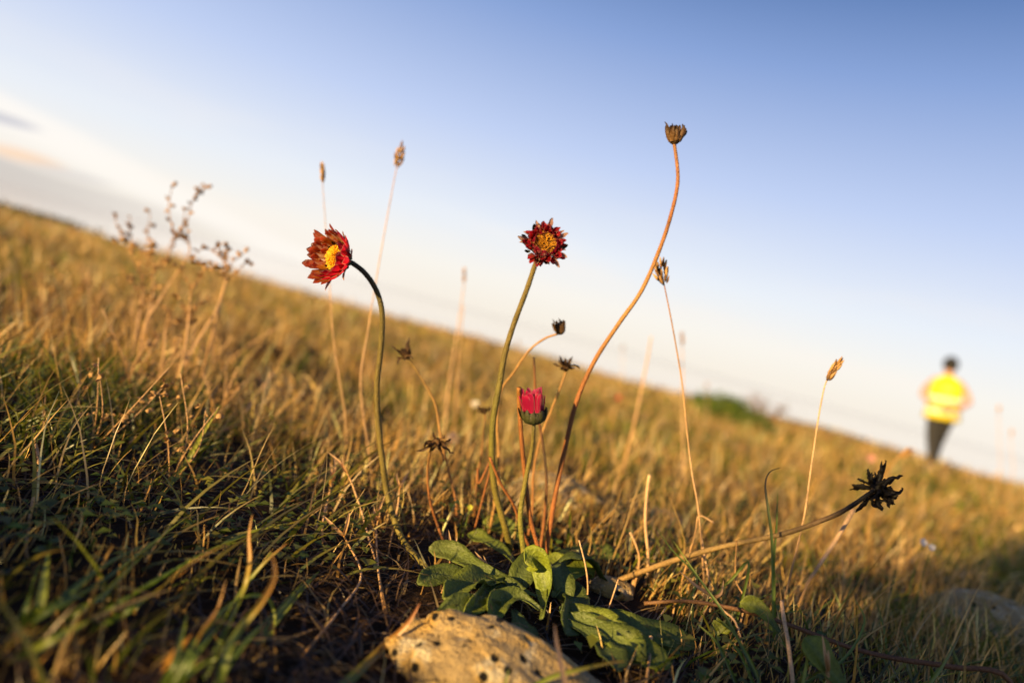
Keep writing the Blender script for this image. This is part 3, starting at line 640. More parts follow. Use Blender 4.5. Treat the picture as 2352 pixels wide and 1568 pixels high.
def bud(px, py, d, pts, label, s=1.0):
    c = P(px, py, d); t = thing('daisy_bud', P(pts[-1][0], pts[-1][1], d), label, 'flower bud', 'nodding buds in the rosette')
    o = link('bud_head', lathe_mesh('bud_head', [(.0006, -.0042), (.0026, -.0035), (.0040, -.001), (.0040, .001), (.0028, .003), (.0008, .004)], [(.05, .05, .015), (.05, .045, .015), (.09, .07, .02)], 12, .06), MAT_STEM, t)
    place(o, axis_rot((cr * .3 + cu * .6 - fwd * .2)), c - t.location, s)
    put_ring(t, 'bract', GREEN_BRACTS, MAT_DRY, c, (cr * .3 + cu * .6 - fwd * .2), 8, .0036 * s, -.003 * s, sc=(.55 * s, .65 * s))
    tube('stem', [P(a, b, d) for a, b in pts], (.0008, .0009), [(.30, .30, .16), (.2, .2, .08)], parent=t)
bud(1156, 1326, .365, [(1168, 1312), (1188, 1312), (1204, 1335), (1212, 1362)], 'round dark nodding bud at the left of the rosette')
bud(1318, 1275, .40, [(1326, 1262), (1330, 1280), (1322, 1300), (1318, 1325)], 'small round nodding bud with a pale stalk at the right of the rosette', .85)

# ------------------------------------------------------------ grass ears
EAR = [lathe_mesh('spikelet', [(.0001, 0), (.00055, .0009), (.0007, .002), (.0005, .0034), (.00008, .0048)], c, 6, .1) for c in ([(.35, .19, .05), (.62, .38, .16)], [(.28, .15, .05), (.5, .27, .09)], [(.10, .055, .02), (.24, .12, .04)])]
def ear(head_px, tip_px, d, pts, d1, rad, label, n=14, size=1.0, spread=.45, fat=1.0, cols=None, seeds=EAR, group='grass ears on thin straw stalks', down=True):
    a = P(*head_px, d); b = P(*tip_px, d); W0 = stalk([head_px] + pts, d, d1, down); t = thing('grass_ear', W0[-1], label, 'grass ear', group)
    tube('stalk', [b.lerp(a, .15)] + W0, rad, cols or [TAN, PALE, PALE, TAN], parent=t, sides=6)
    axv = (b - a); Ln = axv.length; ax = axv.normalized(); e1 = ax.orthogonal().normalized(); e2 = ax.cross(e1)
    for i in range(n):
        f = i / n; an = i * 2.4 + random.random(); side = e1 * math.cos(an) + e2 * math.sin(an)
        k = math.sin((f * .85 + .15) * math.pi) ** .5
        o = link('spikelet', random.choice(seeds), MAT_DRY, t); dr = ax + side * spread * k * random.uniform(.5, 1.2)
        place(o, axis_rot(dr, random.random() * 6), a.lerp(b, f * .85) + side * Ln * .06 * fat * k - t.location, size * random.uniform(.8, 1.2))
    return t
ear((741, 420), (741, 376), .50, [(748, 520), (757, 650), (768, 800), (795, 975)], .52, (.00022, .00055), 'slender brown grass ear rising behind the open orange daisy', 13, 1.15, .22, .8)
ear((911, 386), (924, 334), .50, [(893, 480), (868, 620), (845, 760), (828, 885), (850, 1060)], .5, (.00028, .0007), 'tall knobbly grass ear leaning right between the two big daisies', 18, 1.25, .4, 1.6)
ear((1066, 652), (1067, 615), .75, [(1055, 730), (1042, 810), (1027, 918), (1022, 990)], .75, (.0004, .0014), 'small blurred grass ear left of the ragged daisy', 8, 1.3, .2, .7)
ear((1526, 656), (1515, 600), .40, [(1537, 710), (1552, 790), (1568, 890), (1580, 1010), (1590, 1090), (1605, 1180), (1622, 1390)], .40, (.0003, .0006), 'fan shaped brown grass ear touching the tall seed cup stem', 26, 1.2, .75, 2.2, [RUST, TAN, PALE, TAN])
ear((1898, 876), (1929, 828), .39, [(1886, 925), (1876, 985), (1862, 1080), (1848, 1180), (1825, 1280), (1800, 1380)], .385, (.00035, .0006), 'bristly golden grass ear on a pale stalk at right, nearest the person', 24, 1.1, .28, 1.3, [PALE, PALE, TAN])
ear((1567, 795), (1567, 765), .85, [(1568, 860), (1568, 960), (1570, 1060), (1573, 1140)], .85, (.0004, .0013), 'blurred grass ear standing right of the fan shaped ear', 8, 1.6, .2, 1.0)
ear((1190, 796), (1190, 784), 2.4, [(1190, 815), (1188, 850)], 2.4, (.001, .001), 'faint far ear on the ridge behind the ragged daisy stem', 5, 3, .3, .6)
ear((1430, 806), (1431, 796), 2.4, [(1430, 850), (1428, 900)], 2.4, (.0007, .001), 'faint far ear over the ridge right of the long rust stem', 5, 3, .3, .6)
ear((1623, 895), (1624, 880), 2.2, [(1624, 920), (1626, 960)], 2.2, (.0007, .001), 'faint far ear standing just above the green patch on the ridge', 5, 3, .3, .6)
ear((2294, 950), (2295, 936), 1.9, [(2295, 1010), (2296, 1080)], 1.9, (.0007, .001), 'faint far ear against the sky right of the walking person', 5, 3, .3, .6)
ear((2322, 1004), (2325, 988), 1.9, [(2324, 1040), (2326, 1090)], 1.9, (.0007, .001), 'lower of the two faint ears right of the walking person', 4, 2.6, .3, .6)
ear((2062, 1052), (2088, 1036), .72, [(2035, 1090), (2010, 1150), (1990, 1230)], .74, (.0006, .0008), 'soft orange grass ear nodding on the ridge left of the person', 12, 2.0, .3, 1.6, [TAN, TAN])

# bare straws and blades that stand out
def straw(pts, d0, d1, rad, cols, label, group='single straws standing above the turf'):
    return bare(pts, d0, d1, rad, cols, label, 'straw', 'straw', group)
straw([(1496, 772), (1488, 820), (1476, 880), (1462, 950), (1448, 1010)], .78, .80, (.0009, .0018), [PALE, PALE, TAN], 'pale blurred straw leaning against the sky left of the fan shaped ear')
straw([(1065, 700), (1056, 790), (1050, 870), (1047, 950)], .78, .80, (.0006, .0013), [PALE, TAN], 'thin blurred straw beside the small ear left of the ragged daisy')
straw([(1492, 1090), (1486, 1130), (1482, 1200), (1489, 1290)], .42, .42, (.0010, .0008), [PALE, PALE], 'upright pale straw in front of the tan stones')
straw([(1447, 1222), (1460, 1250), (1468, 1292)], .40, .40, (.0007, .0006), [PALE, TAN], 'short leaning straw left of the upright pale one')
straw([(628, 855), (560, 950), (520, 985), (400, 1010)], .66, .66, (.0010, .001), [PALE, TAN], 'forked blurred straw arching left in the middle of the slope')
straw([(520, 640), (498, 710), (465, 765), (420, 840), (390, 890), (345, 945), (300, 1015)], .62, .58, (.0008, .0011), [PALE, PALE, TAN, PALE], 'long thick straw slanting up to the branched dry plant')
straw([(1480, 1385), (1580, 1380), (1700, 1400), (1800, 1430), (1950, 1485), (2060, 1512), (2180, 1530), (2320, 1565)], .37, .31, (.0010, .0014), [(.2, .10, .04), (.16, .07, .03), (.18, .08, .03)], 'brown woody twig lying across the turf at lower right')
straw([(1795, 1380), (1800, 1420), (1812, 1490), (1822, 1600)], .33, .30, (.0009, .0010), [PALE, PALE], 'bright pale straw running off the bottom edge at right')
straw([(1692, 1240), (1690, 1330), (1710, 1380), (1690, 1470)], .37, .36, (.0005, .0006), [TAN, PALE], 'bent thin straw at right of the rosette')
straw([(1640, 1200), (1605, 1185), (1595, 1230)], .40, .40, (.0004, .0005), [PALE, TAN], 'fine looped straw by the long lying stem')
straw([(1495, 1460), (1493, 1490), (1488, 1540), (1480, 1600)], .31, .30, (.0009, .0006), [PALE, TAN], 'short pale straw tip right of the front stone')
straw([(1960, 1170), (1935, 1215), (1900, 1270), (1880, 1300), (1850, 1350)], .42, .40, (.0014, .0007), [PALE, PALE, TAN], 'pale split straw leaning right under the black head')

def blade_thing(pts, d0, d1, width, cols, label, group='single grass blades in the near turf', up=None, name='blade', twist=.5):
    Wp = stalk(pts, d0, d1)[::-1]; og = Wp[0].copy()
    up = up or Vector((random.uniform(-.4, .4), -1, random.uniform(0, .5)))
    me = ribbon_mesh(name, Wp, width, list(cols)[::-1], up=up.normalized(), n=5, fold=.5, og=og, twist=twist)
    t = thing('grass_plant', og, label, 'grass', group); link('blade', me, MAT_GRASS, t); return t
GB = (.11, .17, .015); GL = (.26, .30, .035); OR = (.50, .24, .04)
blade_thing([(505, 930), (470, 990), (430, 1060), (385, 1125), (345, 1170)], .40, .42, .0042, [(.35, .33, .06), GL, GB], 'bright yellow green blade pointing up right in the left half')
blade_thing([(268, 1063), (240, 1110), (210, 1165), (180, 1235), (165, 1290)], .38, .37, .0034, [GL, GB, GB], 'narrow bright green blade at left below the long straw')
blade_thing([(1798, 1072), (1768, 1083), (1757, 1112), (1762, 1160), (1772, 1240), (1775, 1350), (1778, 1450)], .38, .37, .0020, [(.05, .035, .02), (.06, .05, .02), GB, GB], 'dark hooked blade curling over at its tip beside the golden ear', up=Vector((0, -1, 0)))
blade_thing([(1786, 1120), (1783, 1200), (1776, 1290), (1775, 1400)], .39, .385, .0022, [GB, GB], 'straight dark green blade next to the hooked one', up=Vector((0, -1, 0)))
blade_thing([(2212, 1440), (2190, 1480), (2160, 1530), (2105, 1610)], .32, .31, .0028, [(.1, .05, .03), GB, GL], 'green blade with a brown tip slanting in the dark lower right')
blade_thing([(965, 1383), (935, 1430), (880, 1485), (820, 1545), (770, 1590)], .275, .262, .0036, [(.45, .15, .05), OR, GL, GL], 'orange tipped green blade crossing the lower edge left of the stone')
blade_thing([(1438, 1517), (1400, 1520), (1330, 1535), (1260, 1555), (1190, 1600)], .255, .25, .0022, [OR, GL, GB], 'thin green blade lying across the front stone')
blade_thing([(1273, 1430), (1276, 1470), (1285, 1520), (1296, 1600)], .245, .235, .0022, [PALE, PALE, TAN], 'pale dead blade standing in front of the stone')
blade_thing([(1030, 1530), (1045, 1555), (1060, 1600)], .26, .25, .0016, [GB, GL], 'small green blade at the left end of the stone')
blade_thing([(1168, 1535), (1160, 1570), (1150, 1600)], .25, .245, .0014, [GL, GB], 'tiny green blade poking up before the stone')
blade_thing([(1560, 1400), (1600, 1330), (1540, 1260), (1500, 1200)][::-1], .39, .37, .0018, [GB, GB], 'dark green blade leaning left across the long lying stem')
blade_thing([(735, 1310), (700, 1345), (655, 1400), (600, 1470)], .36, .34, .0036, [GB, GL, GB], 'flat green blade below the forked dry stalks')
blade_thing([(1720, 1300), (1680, 1330), (1640, 1370), (1600, 1420)][::-1], .37, .36, .0016, [GL, GB], 'fine green blade crossing the turf right of the rosette')

for k, (pts, lab) in enumerate([([(1080, 1290), (1100, 1350), (1130, 1420)], 'short dry straw leaning over the left rosette leaves'),
        ([(1420, 1330), (1400, 1390), (1375, 1450)], 'short dry straw over the right rosette leaves'),
        ([(1010, 1400), (1060, 1440), (1100, 1500)], 'thin straw bent down between rosette and stone at left'),
        ([(1530, 1395), (1490, 1450), (1450, 1520)], 'thin straw crossing the big right rosette leaf'),
        ([(1330, 1240), (1345, 1300), (1350, 1360)], 'fine upright straw by the pale stalked bud')]):
    straw(pts, .36 if k != 2 else .31, .35 if k != 2 else .30, (.0004, .0005), [PALE, TAN], lab)
# tufts of long green blades at lower left
def tuft(root_px, d, specs, label):
    b, d_ = on_ground(*root_px); t = thing('grass_tuft', b, label, 'grass tuft', 'long green tufts in the lower left')
    for (pts, d0, d1, wd, cols) in specs:
        Wp = stalk(pts, d0, d1, False, .013)[::-1]
        up = Vector((random.uniform(-.5, .5), -1, random.uniform(-.1, .6))).normalized()
        me = ribbon_mesh('blade', Wp, wd * .62, list(cols)[::-1], up=up, n=5, fold=.5, og=b, twist=random.uniform(-.6, .6)); link('blade', me, MAT_GRASS, t)
    return t
G3 = [GL, GB, (.07, .11, .015)]
tuft((40, 1440), .36, [
    ([(460, 1142), (450, 1170), (400, 1210), (330, 1265), (230, 1340), (120, 1400), (20, 1450)], .37, .33, .0040, [OR, GL, GB, GB]),
    ([(425, 1217), (330, 1255), (240, 1300), (150, 1370), (60, 1440)], .37, .33, .0042, G3),
    ([(360, 1245), (300, 1300), (240, 1360), (180, 1400), (90, 1450)], .35, .32, .0040, [GL, GL, GB]),
    ([(325, 1372), (230, 1410), (130, 1460), (20, 1520)], .33, .30, .0038, [GB, GL, GL]),
    ([(740, 1165), (690, 1195), (600, 1215), (500, 1255), (400, 1310), (290, 1375), (200, 1430)], .38, .34, .0030, [OR, GL, GB, GB]),
    ([(500, 1250), (430, 1310), (370, 1350), (300, 1400), (210, 1450)], .36, .33, .0034, [(.4, .14, .03), OR, GB, GB]),
    ([(95, 1285), (80, 1330), (60, 1400), (40, 1450)], .34, .33, .0030, G3), ([(10, 1300), (5, 1350), (20, 1430)], .33, .33, .0034, [GL, OR, GB]),
    ([(122, 1215), (110, 1290), (95, 1380), (70, 1440)], .32, .32, .0050, [GB, GL, GL, GB]),
    ], 'long flat green blades sweeping right across the dark lower left corner')
tuft((350, 1560), .28, [
    ([(580, 1130 + 50), (573, 1230), (575, 1290), (560, 1360), (520, 1450), (470, 1560)], .27, .25, .0040, [OR, OR, GL, GB]),
    ([(662, 1245), (610, 1290), (560, 1350), (510, 1430), (450, 1500), (400, 1600)], .28, .25, .0040, [(.45, .2, .05), GL, GB, GB]),
    ([(620, 1260), (630, 1320), (600, 1380), (560, 1430), (520, 1500), (500, 1600)], .235, .225, .0042, [OR, OR, GL, GB]),
    ([(622, 1470), (632, 1420), (618, 1375), (570, 1365), (510, 1400), (440, 1490), (380, 1600)], .27, .25, .0036, [GL, GL, GB, GB]),
    ([(560, 1450), (500, 1500), (430, 1545), (380, 1600)], .25, .24, .0036, [GL, GB]),
    ([(430, 1400), (420, 1450), (400, 1520), (360, 1600)], .26, .25, .0030, G3),
    ([(445, 1450), (410, 1490), (370, 1540)], .24, .235, .0036, [OR, OR]),
    ([(700, 1330), (640, 1400), (560, 1480), (480, 1600)], .31, .28, .0036, G3), ([(520, 1330), (500, 1400), (450, 1480), (410, 1590)], .24, .235, .0034, [(.5, .3, .14), OR, GB]),
    ], 'blurred orange and green blades closest to the lens at the bottom left')
tuft((1700, 1560), .3, [
    ([(1650, 1420), (1690, 1460), (1735, 1540), (1750, 1600)], .31, .30, .0022, G3), ([(1545, 1240), (1600, 1320), (1670, 1420), (1740, 1560)], .36, .31, .0022, G3),
    ([(1670, 1465), (1700, 1500), (1740, 1590)], .30, .30, .0020, G3), ([(1855, 1480), (1850, 1530), (1835, 1600)], .31, .30, .0030, [GL, GL]),
    ([(1960, 1370), (1985, 1430), (1930, 1520), (1800, 1590)][::1], .33, .30, .0020, G3), ([(1600, 1430), (1650, 1480), (1700, 1590)], .31, .30, .0024, G3),
    ], 'dark thin blades leaning left beside the pale bottom straw')

# forked dry stalks
def forked(main, tips, d0, d1, rad, label):
    W0 = stalk(main, d0, d1); t = thing('dry_grass_stalk', W0[-1], label, 'dry stalk', 'forked dry grass stalks')
    tube('stalk', W0, rad, [TAN, PALE, PALE, TAN, (.2, .1, .04)], parent=t, sides=7)
    for tp in tips:
        Wt = [P(a, b, d0) for a, b in tp]
        me = ribbon_mesh('sheath', [W0[0]] + Wt, .0018, [TAN, PALE, (.6, .4, .2)], up=Vector((0, -1, .2)), n=5, fold=1.2, og=t.location); link('sheath', me, MAT_GRASS, t)
forked([(797, 1085), (812, 1120), (832, 1180), (848, 1240), (866, 1300), (884, 1390)], [[(780, 1060), (752, 1037)], [(788, 1068), (787, 1048)]], .40, .38, (.0005, .0006), 'longest forked dry stalk in the gap left of the open daisy stem')
forked([(868, 1195), (864, 1225), (868, 1300), (880, 1390)], [[(872, 1170), (886, 1132)], [(862, 1180), (858, 1160)]], .39, .38, (.0005, .0006), 'short forked dry stalk touching the open daisy stem')
forked([(918, 1118), (914, 1160), (904, 1210), (892, 1272)], [[(913, 1100), (912, 1085)], [(928, 1102), (942, 1080)]], .41, .40, (.0005, .0005), 'forked dry stalk just right of the open daisy stem')
forked([(790, 1150 + 80), (830, 1320), (780, 1400), (700, 1500)], [[(760, 1200), (745, 1185)], [(800, 1195), (802, 1175)]], .35, .33, (.0005, .0006), 'crossing dry stalk in the dark below the forked ones')
forked([(765, 1100), (745, 1180), (740, 1240)], [[(770, 1070), (768, 1040)], [(762, 1080), (758, 1060)]], .43, .43, (.0006, .0006), 'pale dry stalk left of the longest forked one')
forked([(97, 1020), (85, 1100), (70, 1180), (60, 1270)], [[(102, 960), (105, 905)], [(60, 1075), (0, 1140)], [(95, 985), (98, 950)]], .40, .39, (.0008, .0008), 'dry stalk with spread sheaths at the far left edge')
forked([(75, 950), (78, 1000), (88, 1050), (90, 1100)], [[(72, 915), (82, 890), (103, 880)]], .50, .50, (.0008, .0009), 'hooked dry stalk behind the far left one')
forked([(1605, 1185), (1612, 1240), (1628, 1330), (1640, 1400)], [[(1602, 1170), (1600, 1150)]], .42, .40, (.0005, .0006), 'dry stalk crossing the foot of the fan shaped ear')
forked([(1640, 1370), (1660, 1400), (1690, 1430), (1710, 1510)], [[(1600, 1345), (1560, 1310)], [(1655, 1360), (1662, 1330)]], .36, .34, (.0006, .0006), 'broken pale stalk lying toward the stone from the right')
forked([(1900, 1560 - 20), (1905, 1580), (1910, 1600)], [[(1893, 1500), (1888, 1455)], [(1900, 1510), (1902, 1490)]], .30, .30, (.0009, .0009), 'cream dry sheath standing over the round leaf at bottom right')
forked([(1035, 1280), (1030, 1320), (1015, 1360)], [[(1035, 1250), (1030, 1215)], [(1045, 1250), (1050, 1230)]], .37, .36, (.0006, .0006), 'frayed pale stalk in front of the left rosette leaves')
forked([(1130, 1320), (1150, 1340), (1170, 1352)], [[(1105, 1305), (1065, 1290)], [(1110, 1290), (1090, 1265)], [(1120, 1300), (1110, 1275)]], .36, .36, (.0006, .0007), 'dry splayed brown stalk resting on the rosette by the round bud')

# ------------------------------------------------------------ branched dry plants at left
CURL_LEAVES = [petal_mesh(.008, .0055, R(20), R(110 + 25 * k), 1.0, .35, [(.34, .19, .07), (.46, .27, .10), (.28, .15, .06)], twist=.9 * (k - 1.5), seed=200 + k, tipf=.5) for k in range(5)]
def dry_plant(main, d0, branches, label, rad=(.0007, .0011), d1=None, leafs=5):
    W0 = stalk(main, d0, d1 or d0); t = thing('dry_plant', W0[-1], label, 'dry plant', 'branched dry plants on the left slope')
    tube('stem', W0, rad, [TAN, PALE, TAN], parent=t, sides=6)
    for br in branches:
        Wb = [P(a, b, d0 + random.uniform(-.01, .01)) for a, b in br]
        tube('branch', Wb, (rad[0] * .5, rad[0] * .75), [TAN, (.3, .16, .07)], parent=t, sides=5, n=4)
        V = []; 
        pts = catmull(Wb, 4)
        for q in range(leafs + 4):
            p = pts[min(len(pts) - 1, int(random.random() ** 1.3 * len(pts)))]
            o = link('dry_leaf', random.choice(CURL_LEAVES), MAT_DRY2, t); place(o, axis_rot((random.uniform(-1, 1), random.uniform(-1, 1), random.uniform(-.3, 1))), p - t.location, random.uniform(.3, .85) * d0 / .55)
MAT_DRY2 = leafy('pale_dry_leaf_tissue', .15, .6, .02, 300, .4)
dry_plant([(435, 560), (432, 590), (390, 650), (360, 700), (335, 740), (320, 810)], .62, [
    [(465, 420), (455, 440), (440, 470), (430, 520), (435, 560)], [(475, 428), (458, 445)], [(395, 430), (388, 470), (395, 520), (415, 545), (435, 560)], [(425, 480), (420, 530), (432, 560)], [(380, 580), (400, 545), (412, 530)], [(405, 545), (385, 590), (372, 620)]], 'tallest branched dry plant reaching into the sky at left', leafs=7)
dry_plant([(350, 600), (352, 660), (340, 740)], .68, [[(262, 495), (275, 530), (300, 560), (350, 600)], [(300, 500), (298, 540), (320, 580)], [(345, 490), (340, 540), (350, 590)], [(290, 540), (260, 560)]], 'lower dry plant with spread twigs left of the tallest one', leafs=6)
dry_plant([(520, 600), (522, 640), (515, 660)], .60, [[(450, 575), (480, 572), (505, 590), (520, 600)], [(522, 560), (520, 600)], [(560, 580), (535, 600), (522, 620)], [(480, 600), (500, 620), (520, 640)], [(568, 600), (545, 625), (522, 645)], [(500, 570), (512, 600), (520, 630)], [(440, 600), (475, 615), (515, 640)]], 'bushy dry plant at the top of the long thick straw', d1=.60, leafs=8)
dry_plant([(390, 720), (380, 760), (375, 820)], .60, [[(340, 690), (365, 700), (390, 720)], [(430, 740), (400, 740), (390, 750)], [(360, 770), (350, 800)], [(400, 780), (405, 820)]], 'curled pale dry leaves low among the grass under the tall dry plant', leafs=9)
dry_plant([(330, 640), (325, 690), (310, 780)], .64, [[(300, 575), (315, 610), (330, 640)], [(350, 580), (340, 610), (330, 645)], [(375, 600), (350, 630), (328, 665)], [(280, 620), (305, 650), (322, 690)], [(360, 660), (340, 680), (320, 710)]], 'dense knot of dry twigs between the tallest dry plant and the slope', leafs=9)
dry_plant([(440, 660), (435, 710), (425, 800)], .58, [[(410, 610), (425, 640), (440, 660)], [(470, 620), (455, 645), (440, 665)], [(400, 680), (420, 700), (433, 730)], [(480, 690), (455, 705), (432, 740)]], 'low dry twiggy plant left of the long thick straw', leafs=9)
dry_plant([(160, 700), (155, 760), (150, 840)], .8, [[(60, 640), (100, 660), (160, 700)], [(200, 650), (180, 680), (160, 710)], [(120, 600), (140, 650), (160, 700)], [(230, 720), (190, 730), (160, 740)]], 'far left dry plant blurred into the slope', leafs=8)

ORD = ['leftmost', 'second from the left', 'third from the left', 'fourth from the left', 'middle one', 'fourth from the right', 'third from the right', 'second from the right', 'rightmost']
for q, px in enumerate(sorted(random.uniform(60, 640) for _ in range(9))):
    px = px; py = 640 + .34 * px + random.uniform(-40, 190); b, dq = on_ground(px, py + 60)
    if dq > 2.2 or dq < .5: b, dq = on_ground(px, py + 160)
    t = thing('dry_weed', b, 'tangled dry weed with curled leaves on the left slope, ' + ORD[q] + ' of nine', 'dry plant', 'tangled dry weeds in the grass at left'); hgt = random.uniform(.05, .11) * max(.8, min(dq, 2) / 1.0)
    for k in range(random.randint(3, 5)):
        e_ = Vector((random.uniform(-.6, .7), random.uniform(-.4, .4), 1)) * hgt * random.uniform(.6, 1)
        pts = [b, b + e_ * .4 + Vector((random.uniform(-.1, .1), random.uniform(-.1, .1), .05)) * hgt, b + e_]
        tube('stem', pts, (.0012 * dq, .0006 * dq), [TAN, PALE], parent=t, sides=5, n=4)
        for l in range(5):
            f = random.uniform(.35, 1.02); o = link('dry_leaf', random.choice(CURL_LEAVES), MAT_DRY2, t); place(o, axis_rot((random.uniform(-1, 1), random.uniform(-1, 1), random.uniform(-.3, 1))), e_ * f + Vector((random.gauss(0, .06), random.gauss(0, .06), 0)) * hgt, random.uniform(.5, 1.2) * max(.7, dq))
# ------------------------------------------------------------ stones
def rock(name, center, size, mat, label, seed=0, rough=.22, sub=6, rot=0, flat=.0):
    import bmesh
    bm = bmesh.new(); bmesh.ops.create_icosphere(bm, subdivisions=sub, radius=1)
    off = Vector((seed * 7.3, seed * 1.7, seed * 3.1))
    for v in bm.verts:
        p = v.co.copy(); nrm = p.normalized()
        h_ = mnoise.fractal(p * 1.1 + off, 1.0, 2.0, 4) * rough + mnoise.fractal(p * 4 + off, 1.0, 2.0, 4) * rough * .22 + mnoise.fractal(p * 14 + off, .8, 2.0, 4) * rough * .055
        ce = mnoise.voronoi(p * 5 + off)[0][0]; h_ -= max(0, .16 - ce) * .35 * (1 if mnoise.noise(p * 1.6 + off) > .0 else 0)
        v.co = nrm * (1 + h_)
    for v in bm.verts: v.co = Vector((v.co.x * size[0], v.co.y * size[1], v.co.z * size[2]))
    me = bpy.data.meshes.new(name); bm.to_mesh(me); bm.free(); me.polygons.foreach_set('use_smooth', [True] * len(me.polygons))
    o = link(name, me, mat); o.location = center; o.rotation_euler = (0, 0, rot); return tag(o, label, 'stone')
g = P(1216, 1583, .270)
o = rock('stone', (g.x, g.y, g.z - .006), (.060, .030, .0215), MAT_ROCK, 'pitted golden limestone lying at the bottom edge in front of the rosette', 2, .2); o.rotation_euler = (0, R(11), R(-8))
def ground_rock(px, py, size, mat, label, seed, rough=.25, sub=4, lift=.3):
    b, d = on_ground(px, py); return rock('stone', (b.x, b.y, b.z + size[2] * lift), size, mat, label, seed, rough, sub)
ground_rock(1272, 1158, (.040, .03, .017), MAT_ROCK2, 'tan flat stone in the turf behind the daisy stems', 3, lift=.45)
ground_rock(1520, 1205, (.022, .02, .011), MAT_ROCK2, 'small tan stone right of the larger flat one', 4)
ground_rock(2280, 1470, (.050, .035, .022), MAT_ROCK2, 'grey stone in the shade at the lower right', 5, lift=.5)
ground_rock(1400, 1360, (.013, .010, .007), MAT_ROCK, 'little pale pitted stone at the right edge of the rosette', 6)
ground_rock(620, 830, (.028, .022, .018), MAT_SOIL, 'dark reddish clod on the far slope at left', 7, lift=.4)
ground_rock(1950, 1200, (.03, .02, .012), MAT_ROCK, 'small white stone under the black head', 8)

# low round leaves at bottom right
rl = thing('round_leaf_plant', on_ground(1880, 1540)[0], 'round dusty green leaves in the turf at the bottom right', 'plant')
leaf([(1960, 1600, .29), (1915, 1550, .30), (1880, 1500, .305), (1850, 1462, .31)], .013, (LD, LG2, LG2), up=Vector((-.1, -.9, .5)), parent=rl)
leaf([(1790, 1450, .335), (1765, 1420, .345), (1735, 1390, .35), (1700, 1385, .35)], .009, (LD, LG2, LG2), up=Vector((-.1, -.9, .5)), parent=rl)
leaf([(1640, 1460, .34), (1660, 1430, .34), (1650, 1450, .34)], .010, (LD, LG2, LG2), up=Vector((-.1, -.9, .5)), parent=rl)

# tiny pale flowers
def little(px, py, d, s, col, label, name='small_flower', cat='flower'):
    c = P(px, py, d); t = thing(name, Vector((c.x, c.y, gzf(c.x, c.y))), label, cat)
    me = petal_mesh(s, s * .8, R(20), R(35), .3, .05, [col, col], seed=5)
    put_ring(t, 'petal', [me], MAT_GRASS, c, -fwd + cu * .4, 6, s * .15, 0)
    tube('stem', [c, Vector((c.x, c.y, gzf(c.x, c.y) - .002))], (.0003, .0004), [GB, GB], parent=t)
little(600, 1345, .33, .0032, (.8, .76, .8), 'tiny white flower in the dark grass at lower left')
little(1090, 927, .9, .0050, (.85, .8, .7), 'small white flower blurred behind the ragged daisy stem')
little(1420, 914, 1.6, .007, (.6, .05, .04), 'tiny red dot of a flower far up the slope')
little(2000, 1052, 1.3, .008, (.8, .35, .28), 'faint pink flower on the slope left of the person')
little(1080, 1166, .42, .0018, (.6, .6, .05), 'tiny yellow floret left of the rosette stems')
little(2120, 1245, .5, .0028, (.7, .68, .72), 'cluster of tiny white petals in the turf at right')
little(2138, 1258, .5, .0028, (.7, .68, .72), 'second small white petal cluster, lower of the pair at right')
def puffball(px, py, d, s, label):
    c = P(px, py, d); t = thing('seed_puff', Vector((c.x, c.y, gzf(c.x, c.y))), label, 'seed head'); V = []; Fc = []
    for i in range(260):
        v = Vector((random.gauss(0, 1), random.gauss(0, 1), random.gauss(0, 1))).normalized(); e1 = v.orthogonal().normalized() * s * .05
        m_ = len(V); q = c - t.location; V += [q + v * s * .2 - e1 * .3, q + v * s * .2 + e1 * .3, q + v * s * 1.0 + e1, q + v * s - e1]; Fc.append((m_, m_ + 1, m_ + 2, m_ + 3))
    o = link('fluff', mesh('fluff', V, Fc, (.75, .6, .45)), MAT_GRASS, t); o['kind'] = 'stuff'
    tube('stem', [c, Vector((c.x, c.y, gzf(c.x, c.y) - .002))], (.0006, .0007), [TAN, TAN], parent=t)
puffball(1040, 1007, .62, .0058, 'fluffy pale seed ball behind the drooping star head')

# ------------------------------------------------------------ plants on the ridge, added shade casters
def bush(name, center, size, n, cols, label, leafsize, cat='bush', twigs=10, mat=MAT_GRASS):
    t = thing(name, center, label, cat); c = Vector(center)
    for k in range(twigs):
        a = random.random() * 6.28; tp = Vector((math.cos(a) * size[0] * .7 * random.random(), math.sin(a) * size[1] * .7 * random.random(), size[2] * random.uniform(.6, 1.05)))
        tube('branch', [c + Vector((0, 0, -.02)), c + tp * .5 + Vector((0, 0, .02 * size[2])), c + tp], (size[0] * .02, size[0] * .008), [(.12, .07, .04), (.15, .1, .04)], parent=t, sides=5, n=3)
    V = np.zeros((n, 4, 3), np.float32); C = np.zeros((n, 4, 3), np.float32)
    cl = [(random.random() * 6.28, random.random() ** .6, random.random()) for _ in range(26)]
    for i in range(n):
        a, r_, zz = random.choice(cl); q = Vector((math.cos(a) * r_ * size[0] * .8, math.sin(a) * r_ * size[1] * .8, (.15 + zz * math.sqrt(max(.05, 1 - r_ * r_ * .8))) * size[2] * .85))
        q += Vector((random.gauss(0, .16) * size[0], random.gauss(0, .16) * size[1], random.gauss(0, .10) * size[2])); q.z = max(q.z, 0)
        u = Vector((random.gauss(0, 1), random.gauss(0, 1), random.gauss(0, 1))).normalized(); v = u.orthogonal().normalized(); s = leafsize * random.uniform(.6, 1.3)
        cc = random.choice(cols)
        for k, (aa, bb) in enumerate(((-1, 0), (0, .4), (1, 0), (0, -.4))): V[i, k] = q + u * aa * s + v * bb * s; C[i, k] = cc
    o = link('foliage', quick('foliage', V.reshape(-1, 3), np.arange(n * 4).reshape(n, 4), C.reshape(-1, 3)), mat, t); o['kind'] = 'stuff'; return t
def ridge_point(px, py, d):
    p = P(px, py, d); return (p.x, p.y, gzf(p.x, p.y))
